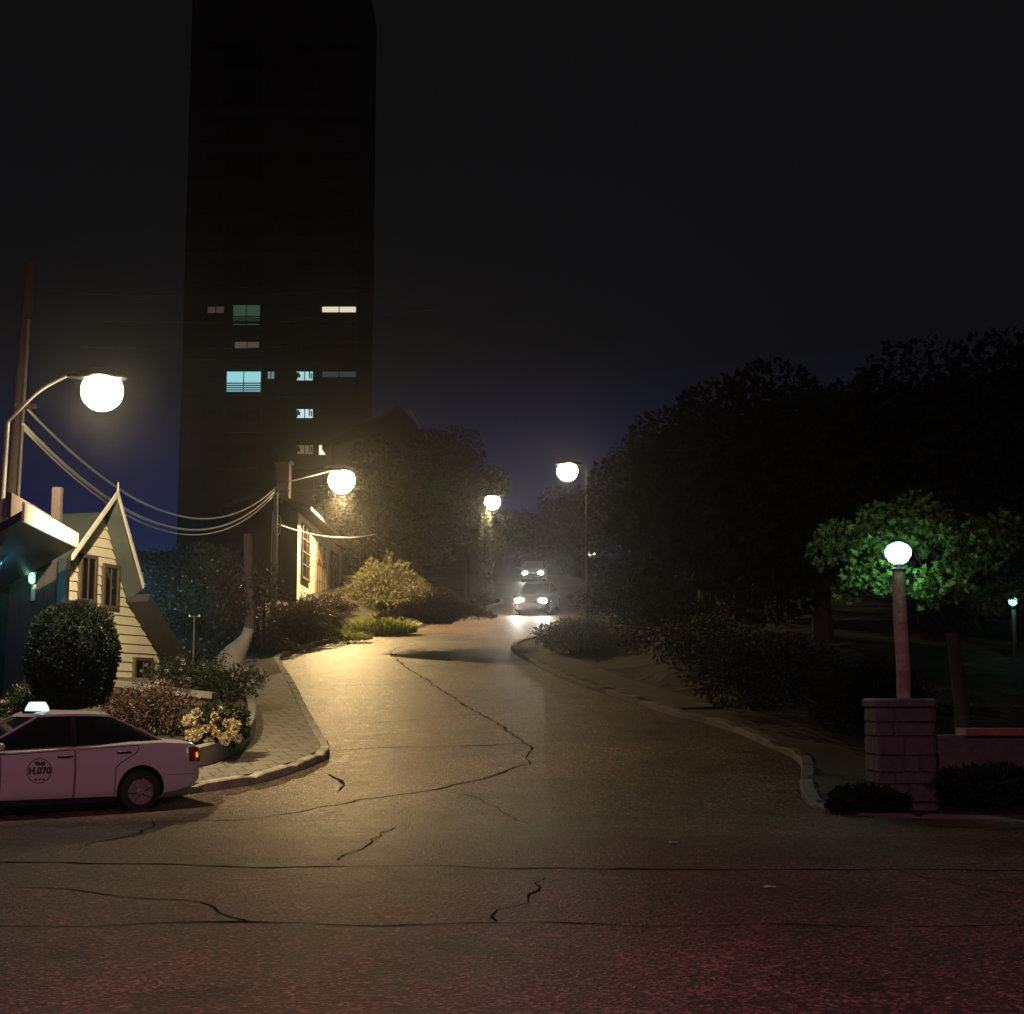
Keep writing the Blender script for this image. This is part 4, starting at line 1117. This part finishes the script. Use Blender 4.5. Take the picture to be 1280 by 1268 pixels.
# brick terrace wall with stone coping under the house
bw = thing('terrace_wall', 'low red brick terrace wall with a grey coping below the cream house', 'wall')
a_ = P(128, 905, 27.6); b_ = P(262, 905, 28.8); zt_ = P(150, 857, 27.8).z
mb = MB(); mb.prism([(a_.x, a_.y, 0.3), (b_.x, b_.y, 0.3), (b_.x, b_.y, zt_-0.25), (a_.x, a_.y, zt_)], (0.05, 0.3, 0)); mb.build('brick_face', M_BRICK, bw)
mb = MB(); mb.prism([(a_.x-0.04, a_.y-0.05, zt_+0.004), (b_.x+0.04, b_.y-0.05, zt_-0.246), (b_.x+0.04, b_.y-0.05, zt_-0.13), (a_.x-0.04, a_.y-0.05, zt_+0.12)], (0.03, 0.45, 0)); mb.build('coping', M_CONC, bw)
# flower bed with its curved concrete rim
rim = [(316,888),(320,905),(317,922),(303,938),(270,953),(235,963),(190,972),(120,985)]
rp = smooth_line([G(px, py, 0.14) for px, py in rim], 0.2)
fb = thing('flower_bed', 'raised flower bed with a curved concrete rim behind the taxi', 'planter')
mb = MB(); rows = []
for i, p in enumerate(rp):
    n = side_n(rp, i); n = n if n.dot(Vector((-1, 0.3, 0))) > 0 else -n
    z0 = h0(p.y) + 0.05; zt2 = h0(p.y) + 0.48; q = p + n*0.16
    rows.append([(p.x, p.y, z0), (p.x, p.y, zt2-0.02), (p.x+n.x*0.02, p.y+n.y*0.02, zt2), (q.x, q.y, zt2), (q.x, q.y, z0)])
mb.grid(rows, cap=True); mb.build('rim', M_CONC, fb)
mb = MB(); inn = [Vector(r[4]) for r in rows]
mb.grid([[(p.x, p.y, h0(p.y)+0.42) for p in inn], [(p.x-1.2, p.y+0.8, h0(p.y)+0.55) for p in inn], [(p.x-2.4, p.y+1.8, h0(p.y)+0.65) for p in inn]]); mb.build('soil', M_SOIL, fb)

def flower_head(name, m, r, n, seed):
    rng = random.Random(seed); mb = MB()
    for _ in range(n):
        v = rv(rng).normalized(); d = (v + rv(rng)*0.5).normalized(); s = d.cross(rv(rng).normalized())
        if s.length < 0.05: continue
        mb.leaf(v*r*rng.uniform(0.55, 0.9), d, s.normalized(), r*0.55, r*0.5)
    return mb.build(name, m)
HY = [flower_head('flower_head', L_HYD, 0.085, 90, 40+k) for k in range(3)]
RS = [flower_head('rose_bloom', L_PINK, 0.045, 30, 50), flower_head('rose_bloom', L_PALE, 0.042, 30, 51)]
used_heads = set()
def put(proto, p, s, parent):
    o = proto if proto.name not in used_heads else proto.copy()
    if o is proto: used_heads.add(proto.name)
    else: COL.objects.link(o)
    o.parent = parent; o.location = p; o.scale = (s, s, s*0.85); o.rotation_euler = (random.random()*3, random.random()*3, random.random()*3)
    return o
hb = P(268, 945, 25.9); hb.z = h0(25.9)+0.42
hy = shrub('hydrangea', 'hydrangea crowded with cream flower heads in the curved flower bed', hb, 0.58, 0.42, 0.31, 11, L_DARK, n=2200, L=0.11, W=0.075, cat='flowering shrub')
rng = random.Random(21)
for k in range(46):
    px = rng.uniform(233, 303); py = rng.uniform(886, 928); 
    u = (px-268)/36; 
    if py < 888 + 12*u*u: py += 12
    put(HY[k % 3], P(px, py, 25.55 + rng.uniform(-0.12, 0.1) - 0.006*(py-905)), rng.uniform(0.7, 1.15), hy)
def rose(label, px, py, d, rx, rz, seed, blooms, m=L_DARK, pal=0):
    b = P(px, py, d)
    o = shrub('rose_bush', label, b, rx, rx*0.7, rz, seed, m, n=1900, L=0.06, W=0.042, group='rose bushes in the garden', cat='flowering shrub')
    rg = random.Random(seed+100)
    for k in range(blooms):
        v = rv(rg).normalized(); v.y = -abs(v.y); v.z = v.z*0.6 + 0.3
        put(RS[0 if rg.random() < pal else 1], b + Vector((v.x*rx, v.y*rx*0.7, rz + v.z*rz)), rg.uniform(0.5, 1.0), o)
    return o
rose('rose bush with a pink bloom between the brick wall and the hydrangea', 205, 925, 26.6, 0.62, 0.55, 31, 12, L_BROWN, 0.4)
rose('sparse rose bush against the red brick wall, directly behind the taxi roof', 165, 915, 27.2, 0.55, 0.42, 32, 9, L_BROWN, 0.4)
rose('rose bush with white blooms before the lean-to end of the cream house', 222, 872, 30.5, 0.75, 0.42, 33, 20, L_DARK, 0.1)
rose('rose bush dotted with pale blooms at the foot of the whitewashed trunk', 285, 872, 31.5, 0.85, 0.35, 34, 26, L_DARK, 0.1)
rose('rose bush with red and pink blooms left of the clipped bush', 28, 915, 25.2, 0.42, 0.38, 35, 10, L_DARK, 0.9)

rose('bushy rose with a few pale blooms left of the whitewashed trunk', 236, 846, 37, 0.95, 0.5, 36, 14, L_DARK, 0.1)
# tree with the whitewashed foot
wt = thing('garden_tree', 'bent pale-barked tree with a whitewashed foot beside the slim lamp pole', 'tree')
b0 = gA(288, 838); d0 = b0.y
path_ = [P(283, 842, d0), P(291, 822, d0), P(302, 806, d0), P(310, 790, d0), P(313, 762, d0), P(311, 720, d0), P(310, 668, d0)]
mb = MB(); mb.tube(smooth_line(path_, 0.12), 0.2, 4) if False else None
sm = smooth_line(path_, 0.12); nS = len(sm)
rad = [0.40*(1-min(1, i/(nS*0.28)))**1.5 + 0.155 - 0.04*i/nS for i in range(nS)]
kk = int(nS*0.33)
mb = MB(); mb.tube(sm[kk:], rad[kk:], 10); mb.build('trunk', M_BARKP, wt, smooth=True)
mb = MB(); mb.tube(sm[:kk+1], [r*1.02 for r in rad[:kk+1]], 10); mb.build('whitewashed_foot', M_LIME, wt, smooth=True)
rng = random.Random(77)
cls = [(P(rng.uniform(275, 345), rng.uniform(705, 765), d0 + rng.uniform(-0.2, 1.4)), rng.uniform(0.35, 0.6)) for _ in range(9)]
mb = MB()
for c, r in cls: mb.tube([sm[int(nS*0.7)], sm[int(nS*0.7)].lerp(c, 0.5) + Vector((0,0,0.2)), c], [0.06, 0.03, 0.01], 5, cap=False)
mb.build('limb', M_BARKP, wt)
foliage(rng, cls, 2600, 0.09, 0.05, 0.9).build('crown', L_BROWN, wt)
# little things in this garden
mt = thing('meter_box', 'pale meter box on a short post beside the bent tree', 'box')
c_ = P(330, 742, d0+3)
mb = MB(); mb.box(c_, (0.22, 0.18, 0.42)); mb.box(c_ + Vector((0,-0.02,0.23)), (0.28, 0.24, 0.04)); mb.build('case', M_WHITE, mt)
mb = MB(); mb.box(c_ + Vector((0.0,-0.10,0.05)), (0.12, 0.02, 0.16)); mb.build('dial_window', M_GLASS, mt)
mb = MB(); mb.tube([c_ + Vector((0,0,-0.2)), c_ + Vector((0,0,-1.6))], 0.05, 8); mb.build('post', M_POLEW, mt)
gp = thing('garden_pole', 'thin garden pole with two tiny lamps on its crossbar near the roses', 'pole')
a_ = P(241, 840, 33); b_ = P(243, 772, 33)
mb = MB(); mb.tube([a_, b_], 0.018, 6); mb.tube([P(236, 771, 33), P(250, 771, 33)], 0.014, 6); mb.build('pole', M_STEEL, gp)
for px in (237, 249):
    mb = MB(); mb.lathe([(0.005,-0.03),(0.022,0),(0.005,0.03)], Matrix.Translation(P(px, 770, 32.97)), n=8); mb.build('bulb', emit('tiny_bulb', (0.8,0.9,1.0), 0.35), gp)

p = Vector((-6.95, 57.8, zA(-6.95, 57.8))); spray('reddish_hedge', 'second low reddish hedge, between the house doors and the olive shrub', p, 0.9, 2.6, 0.8, 168, L_BROWN, twigs=300, per=20, L=0.11, W=0.05, arch=0.2)
# bank planting
p = gA(384, 806); spray('lavender_bush', 'dark arching bush on the kerb to the right of the slim pole', p + Vector((-0.4,0.8,-0.1)), 1.5, 1.3, 2.1, 61, L_GREY, twigs=420, per=26, L=0.11, W=0.022, arch=0.7)
p = gA(330, 818); spray('wild_bush', 'low dark bush at the end of the paved corner', p + Vector((-0.2,0.6,-0.1)), 1.25, 1.0, 1.1, 62, L_BROWN, twigs=260, per=22, L=0.09, W=0.03, arch=0.5)
p = gA(478, 792); 
grass_clump('ornamental_grass', 'bright yellow-green clump of long grass beside the road', p + Vector((-0.1,0.7,0)), 1.35, 0.7, 0.85, 63, n=1700, W=0.018)
p = gA(428, 801); grass_clump('short_grass', 'short pale grass tuft between the dark bush and the bright clump', p + Vector((-0.1,0.5,0)), 1.1, 0.7, 0.42, 64, n=900, W=0.014)
p = gA(480, 776); spray('olive_shrub', 'big olive-brown shrub with drooping twigs under the brightest lamp', p + Vector((-0.2, 3.0, 0.1)), 2.6, 2.0, 2.9, 65, L_OLIVE, twigs=800, per=26, L=0.15, W=0.035, arch=0.55)
p = gA(556, 770); spray('rounded_bush', 'low dark mounded bush at the inner side of the bend', p + Vector((-0.3, 1.4, -0.1)), 1.9, 1.3, 1.1, 66, L_BROWN, twigs=420, per=22, L=0.12, W=0.04, arch=0.8)
p = G(604, 756); grass_clump('reed_clump', 'small tuft of reeds on the tip of the bend', p + Vector((-0.3,0.5,0)), 0.9, 0.6, 0.75, 67, n=520, m=L_GREY, W=0.02)
p = Vector((-7.55, 55.2, zA(-7.55, 55.2))); spray('reddish_hedge', 'low reddish hedge in front of the white house', p, 1.3, 2.2, 0.95, 68, L_BROWN, twigs=300, per=20, L=0.11, W=0.05, arch=0.2)
hg = P(255, 800, 47); hg.z = h0(47)+0.1
shrub('dark_hedge', 'wide dark hedge behind the roses in the bluish gloom', hg, 2.3, 0.9, 0.95, 69, L_DARK, n=6000, L=0.10, W=0.06)
hg = P(245, 760, 50); hg.z = h0(50)
shrub('gloomy_shrub', 'tall gloomy shrub between the cream house and the slim pole', hg, 2.6, 1.2, 1.7, 70, L_DARK, n=7000, L=0.14, W=0.08)
TG = 'dark trees around the bend'
b = P(560, 740, 73); b.z = h0(73)+0.2
tree('leafy_tree', 'leafy tree left of the bend, its lower leaves catching lamp light', P(583, 745, 74) * 1, 7.0, 1.9, 81, L_IVY, M_BARK, n=11000, L=0.17, W=0.12, group=TG, trunk_r=0.14, crown_z=0.55)
b = P(520, 760, 70); b.z = h0(70)
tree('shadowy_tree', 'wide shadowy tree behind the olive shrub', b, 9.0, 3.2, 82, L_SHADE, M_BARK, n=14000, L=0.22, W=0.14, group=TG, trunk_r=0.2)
b = P(470, 760, 76); b.z = h0(76)
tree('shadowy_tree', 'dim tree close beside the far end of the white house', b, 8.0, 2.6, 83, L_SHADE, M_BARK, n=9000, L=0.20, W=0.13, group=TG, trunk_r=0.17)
# far skyline
for k, (px, d, hh, cr_, lb) in enumerate(((560, 118, 6.5, 3.6, 'far tree above the upper road, leftmost on the skyline'), (632, 122, 4.6, 3.2, 'low far tree in the middle of the skyline gap'), (690, 119, 4.4, 2.8, 'round far tree behind the distant car'), (722, 112, 7.5, 3.0, 'taller far tree where the skyline meets the dark wood'))):
    b = P(px, 700, d); b.z = zC(b.x, d) - 0.2
    tree('far_tree', lb, b, hh, cr_, 90+k, L_DARK, M_BARK, n=4000, L=0.34, W=0.24, group='trees on the far skyline', trunk_r=0.15, crown_z=0.5)

# ------------------------------------------------------------------ right side: wood, pillar, lantern
for k, (px, d, hh, cr_, lb) in enumerate((
    (835, 66, 9.0, 3.6, 'tall dark tree bordering the strip of blue sky'), (885, 50, 7.2, 3.2, 'dark tree behind the small signpost'),
    (930, 43, 7.6, 3.6, 'broad dark tree in the middle of the wood'), (1030, 37, 6.2, 3.0, 'dark tree left of the lit maple'),
    (1190, 42, 7.8, 4.0, 'big dark tree behind the lit maple'), (1300, 34, 6.6, 3.2, 'dark tree at the right edge of the picture'))):
    b = P(px, 800, d); b.z = zB(b.x, d) - 0.1
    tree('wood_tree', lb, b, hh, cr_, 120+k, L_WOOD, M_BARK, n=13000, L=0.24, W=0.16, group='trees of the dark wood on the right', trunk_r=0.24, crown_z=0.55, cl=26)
for k, (px, py, d, rx, rz, lb) in enumerate((
    (725, 812, 47, 1.5, 0.55, 'low rockery bush on the tip of the right bank'), (790, 800, 50, 1.9, 0.8, 'undergrowth bush beside the small signpost'),
    (860, 850, 40, 1.9, 0.9, 'undergrowth bush above the worn kerb, near the signpost'), (955, 880, 33, 1.8, 0.9, 'undergrowth bush above the corner of the kerb'),
    (1085, 905, 29, 1.2, 0.7, 'dark bush between the kerb corner and the stone pillar'), (1235, 1000, 21.5, 0.95, 0.27, 'low plants at the foot of the garden wall'),
    (1085, 1000, 21.1, 0.5, 0.17, 'low dark plants hugging the left foot of the stone pillar'))):
    b = P(px, py, d); b.z = zB(b.x, d) - 0.05
    shrub('undergrowth_bush', lb, b, rx, rx*0.7, rz, 140+k, L_GREY if k == 0 else L_WOOD, n=3800, L=0.11, W=0.06, group='bushes under the dark wood')
# stone pillar
pc = P(1127, 1000, 21.6)
sp_ = thing('stone_pillar', 'square pillar of rough pinkish stone blocks carrying the log lamp post', 'pillar')
ph = P(1127, 873, 21.4).z; HWp = 0.405
mb = MB(); mb.box((pc.x, pc.y, ph/2 - 0.12), (HWp*2-0.05, HWp*2-0.05, ph+0.05)); mb.build('core', M_MORTAR, sp_)
rng = random.Random(9)
mb = MB(); z = 0.0; courses = [0.16, 0.24, 0.15, 0.22, 0.25, 0.18, 0.20]
k = sum(courses)/(ph-0.13)
for hgt in [c/k for c in courses]:
    for f in range(4):
        x = -HWp
        cuts = [-HWp] + sorted(rng.uniform(-HWp+0.2, HWp-0.2) for _ in range(rng.choice((1, 2, 2)))) + [HWp]
        cuts = [c for i, c in enumerate(cuts) if i == 0 or c - cuts[i-1] > 0.14 or i == len(cuts)-1]
        for a, b in zip(cuts, cuts[1:]):
            M = Matrix.Translation((pc.x, pc.y, z + hgt/2)) @ Matrix.Rotation(f*PI/2, 4, 'Z') @ Matrix.Translation(((a+b)/2, -HWp+0.03+rng.uniform(-0.012, 0.012), 0))
            wx, wz = b-a-0.022, hgt-0.022; n0 = len(mb.v)
            pts = []
            for dy, sh in ((0.06, 1.0), (-0.02, 1.0), (-0.045, 0.86)):
                pts.append([M @ Vector((sx*wx/2*(sh if dy < -0.03 else 1) + rng.uniform(-.006,.006), dy + rng.uniform(-.006,.006), sz*wz/2*(sh if dy < -0.03 else 1) + rng.uniform(-.006,.006))) for sx, sz in ((-1,-1),(1,-1),(1,1),(-1,1))])
            mb.grid(pts, closed=True); mb.face(list(reversed(pts[-1])))
    z += hgt
mb.build('stone_blocks', M_STONE, sp_)
mb = MB(); rows = []
for zz, e in ((z+0.003, 0.42), (z+0.02, 0.44), (z+0.10, 0.435), (z+0.13, 0.40)):
    rows.append([(pc.x + e*cx, pc.y + e*cy_, zz) for cx, cy_ in ((-1,-0.9),(-0.9,-1),(0,-1.02),(0.9,-1),(1,-0.9),(1,0.9),(0.9,1),(-0.9,1),(-1,0.9))])
mb.grid(rows, closed=True, cap=True); mb.build('capstone', M_STONE, sp_)
# log lamp post
lp = thing('garden_lamp', 'mercury-green lantern glowing on a thick log post above the stone pillar', 'lamp', (pc.x + 0.07, pc.y, z+0.13))
lh = P(1133, 714, 21.6).z - (z+0.13)
mb = MB(); mb.tube([(0.01,0,-0.02), (0.02,0,lh*0.25), (-0.0,0,lh*0.6), (0,0,lh)], [0.098,0.103,0.10,0.096], 18); mb.build('post', M_LOG, lp, smooth=True)
mb = MB(); mb.lathe([(0.11,lh),(0.11,lh+0.03),(0.07,lh+0.05),(0.06,lh+0.10)], n=18); nk = mb.build('collar', M_TRIM, lp, smooth=True)
mb = MB(); gz = lh + 0.27; mb.lathe([(0.06,gz-0.17),(0.13,gz-0.13),(0.185,gz-0.04),(0.19,gz+0.03),(0.15,gz+0.10),(0.05,gz+0.15),(0.001,gz+0.155)], n=20); mb.build('lantern_globe', E_GREEN, lp, smooth=True)
for o_, pw in (((0, -0.32, gz), 5), ((0, 0.25, gz+0.02), 75)):
    light('POINT', o_, pw, (0.40, 1.0, 0.76), 0.08, lp)
# maple behind the lantern
mp = thing('maple_tree', 'maple with leaves lit vivid green around the mercury lantern', 'tree')
rng = random.Random(33); tb_ = P(1205, 960, 24.4); tb_.z = 0.2
mb = MB(); crotch = P(1190, 790, 24.2)
mb.tube([tb_ + Vector((0,0,-0.4)), tb_.lerp(crotch, 0.5) + Vector((0.06,0,0)), crotch], [0.15,0.12,0.10], 10)
cls = []
for px, py, d, r in ((1095,690,23.0,.36),(1075,720,22.9,.30),(1112,712,22.6,.30),(1150,728,22.5,.34),(1172,722,22.6,.36),(1192,735,22.8,.30),(1160,750,22.7,.22),(1130,668,23.2,.42),(1165,672,23.3,.45),
                     (1055,668,23.6,.42),(1035,690,23.8,.36),(1200,668,23.6,.46),(1225,690,23.9,.46),(1245,665,24.2,.5),(1205,700,23.6,.36),(1100,655,23.9,.5),(1060,738,23.4,.28),(1150,640,24.2,.5),(1245,745,25,.4),(1110,735,22.6,.22)):
    c = P(px, py, d); cls.append((c, r)); mid = crotch.lerp(c, 0.55) + Vector((0,0,0.12))
    mb.tube([crotch, mid, c], [0.05,0.028,0.008], 5, cap=False)
    for _ in range(4): mb.tube([c.lerp(mid, 0.2), c + rv(rng)*r], [0.012, 0.004], 4, cap=False)
mb.build('trunk', M_BARK, mp, smooth=True)
lf = MB()
tot = sum(r*r for _, r in cls)
for c, r in cls:                       # hand-shaped leaves: three lobes each
    for _ in range(int(2300*r*r/tot)):
        v = rv(rng); p_ = c + Vector((v.x*r*1.1, v.y*r, v.z*r*0.75)); d = (rv(rng) + Vector((0,0,-0.7))).normalized(); s = d.cross(rv(rng).normalized())
        if s.length < 0.05: continue
        s.normalize(); g = rng.uniform(0.055, 0.10)
        i = len(lf.v); nrm = d.cross(s)*g*0.15
        pt_ = [p_, p_+s*g*0.75+d*g*0.15+nrm, p_+s*g*0.32+d*g*0.45, p_+s*g*0.55+d*g*0.9+nrm, p_+s*g*0.12+d*g*0.75, p_+d*g*1.35, p_-s*g*0.12+d*g*0.75, p_-s*g*0.55+d*g*0.9+nrm, p_-s*g*0.32+d*g*0.45, p_-s*g*0.75+d*g*0.15+nrm]
        lf.face(pt_)
lf.build('crown', L_MAPLE, mp)
# low wall with red coping right of the pillar
gw = thing('garden_wall', 'low rough stone wall with a red coping running right from the pillar', 'wall')
a_ = pc.x + 0.47; zc = P(1240, 915, 21.9).z
mb = MB(); mb.box((a_ + 3.0, 22.05, zc/2 - 0.15), (6.0, 0.34, zc+0.2)); mb.build('stonework', M_STONE, gw)
cb = P(1205, 915, 21.85).x
mb = MB(); mb.box(((cb + a_+6)/2, 22.0, zc+0.0), (a_+6-cb, 0.48, 0.10)); mb.build('coping', M_CAP, gw)
# second lantern, mostly hidden
l5 = P(1266, 752, 33)
tr = thing('garden_lamp', 'small teal lantern half hidden by leaves at the right edge', 'lamp', l5)
mb = MB(); mb.lathe([(0.03,-0.1),(0.09,-0.05),(0.10,0.03),(0.03,0.1)], n=12); mb.build('lantern_globe', emit('teal_lantern', (0.3,1.0,0.85), 1.6), tr, smooth=True)
mb = MB(); mb.tube([(0,0,-0.1), (0,0,-2.6)], 0.05, 8); mb.build('post', M_POLEW, tr)
light('POINT', (0, -0.25, 0), 10, (0.35, 1.0, 0.8), 0.06, tr)
# small signpost on the right bank
sg = thing('signpost', 'small signpost with two white plates on the dark right bank', 'sign')
s0 = P(814, 790, 44)
mb = MB(); mb.tube([s0 + Vector((0.0,0.02,-1.7)), s0 + Vector((0,0.02,0.2))], 0.03, 8); mb.build('post', M_POLEW, sg)
for dz, hgt in ((0.04, 0.20), (-0.20, 0.10)):
    mb = MB(); mb.box(s0 + Vector((0,-0.025,dz)), (0.20, 0.02, hgt)); pl_ = mb.build('plate', M_SIGNW, sg)
    mb = MB(); mb.box(s0 + Vector((0.03,-0.038,dz+0.02)), (0.05, 0.005, hgt*0.4)); mb.box(s0 + Vector((-0.02,-0.038,dz-hgt*0.25)), (0.10, 0.005, hgt*0.14)); mb.build('marking', M_TRIM, pl_)
# far lights in the wood, each a lamp of its own
def bulb(px, py, d, r, m, label, drop=2.5, name='yard_light'):
    p = P(px, py, d); o = thing(name, label, 'lamp', p)
    q = MB(); q.lathe([(0.2*r,-r),(0.8*r,-0.6*r),(r,0),(0.7*r,0.7*r),(0.1*r,r)], n=12); q.build('bulb', m, o, smooth=True)
    q = MB(); q.tube([(0,0,-r), (0,0,-drop)], 0.03, 6); q.lathe([(1.3*r,0.75*r),(0.2*r,1.3*r)], n=12); q.build('post', M_POLEW, o)
    return o
bulb(1203, 878, 30, 0.045, E_DOT, 'tiny white light in the dark just right of the stone pillar', 1.3)
bulb(733, 691, 100, 0.10, E_DOT, 'leftmost of the three pinpoint lights under the wood', 3)
bulb(738, 693, 100, 0.14, E_DOT, 'middle and largest of the three pinpoint lights under the wood', 3)
bulb(743, 692, 100, 0.10, E_DOT, 'rightmost of the three pinpoint lights under the wood', 3)
# building corner at the right edge
eb = thing('corner_building', 'dark building corner at the right edge with a teal tube light under its eave', 'building')
c0 = P(1268, 500, 60)
mb = MB(); mb.box((c0.x + 3, 63, (c0.z+3)/2), (6, 6, c0.z-3)); mb.build('wall', M_STUCD, eb)
mb = MB(); mb.box((c0.x + 2.9, 62.9, c0.z + 0.28), (6.4, 6.6, 0.2)); mb.build('roof', M_ROOF, eb)
mb = MB(); mb.tube([P(1262, 494, 59.4), P(1300, 494, 59.4)], 0.06, 8); mb.build('tube_light', E_TEAL, eb)
# scraps on the road
for px, py, lb in ((842, 1054, 'pale scrap of paper on the road near the middle of the junction'), (963, 1110, 'pale paper scrap on the near road, right of centre')):
    p = G(px, py, 0.012); mb = MB(); mb.grid([[p + Vector((i*0.05 - 0.05, j*0.05, 0.012*((i+j) % 2))) for i in range(3)] for j in range(3)])
    tag(mb.build('paper_scrap', M_PAPER), lb, 'litter', 'paper scraps on the road')

# ------------------------------------------------------------------ volume added to give the lamps a soft glow
hz = MB(); hz.box((0, 62, 34), (150, 172, 70.5))
m = bpy.data.materials.new('glow_haze'); m.use_nodes = True; nn = m.node_tree
for n in list(nn.nodes): nn.nodes.remove(n)
out = nn.nodes.new('ShaderNodeOutputMaterial'); pv = nn.nodes.new('ShaderNodeVolumePrincipled')
pv.inputs['Color'].default_value = (0.92, 0.90, 0.88, 1); pv.inputs['Density'].default_value = 0.0009; pv.inputs['Density Attribute'].default_value = ''
pv.inputs['Anisotropy'].default_value = 0.94
nn.links.new(pv.outputs[0], out.inputs['Volume'])
tag(hz.build('glow_haze', m), kind='stuff')
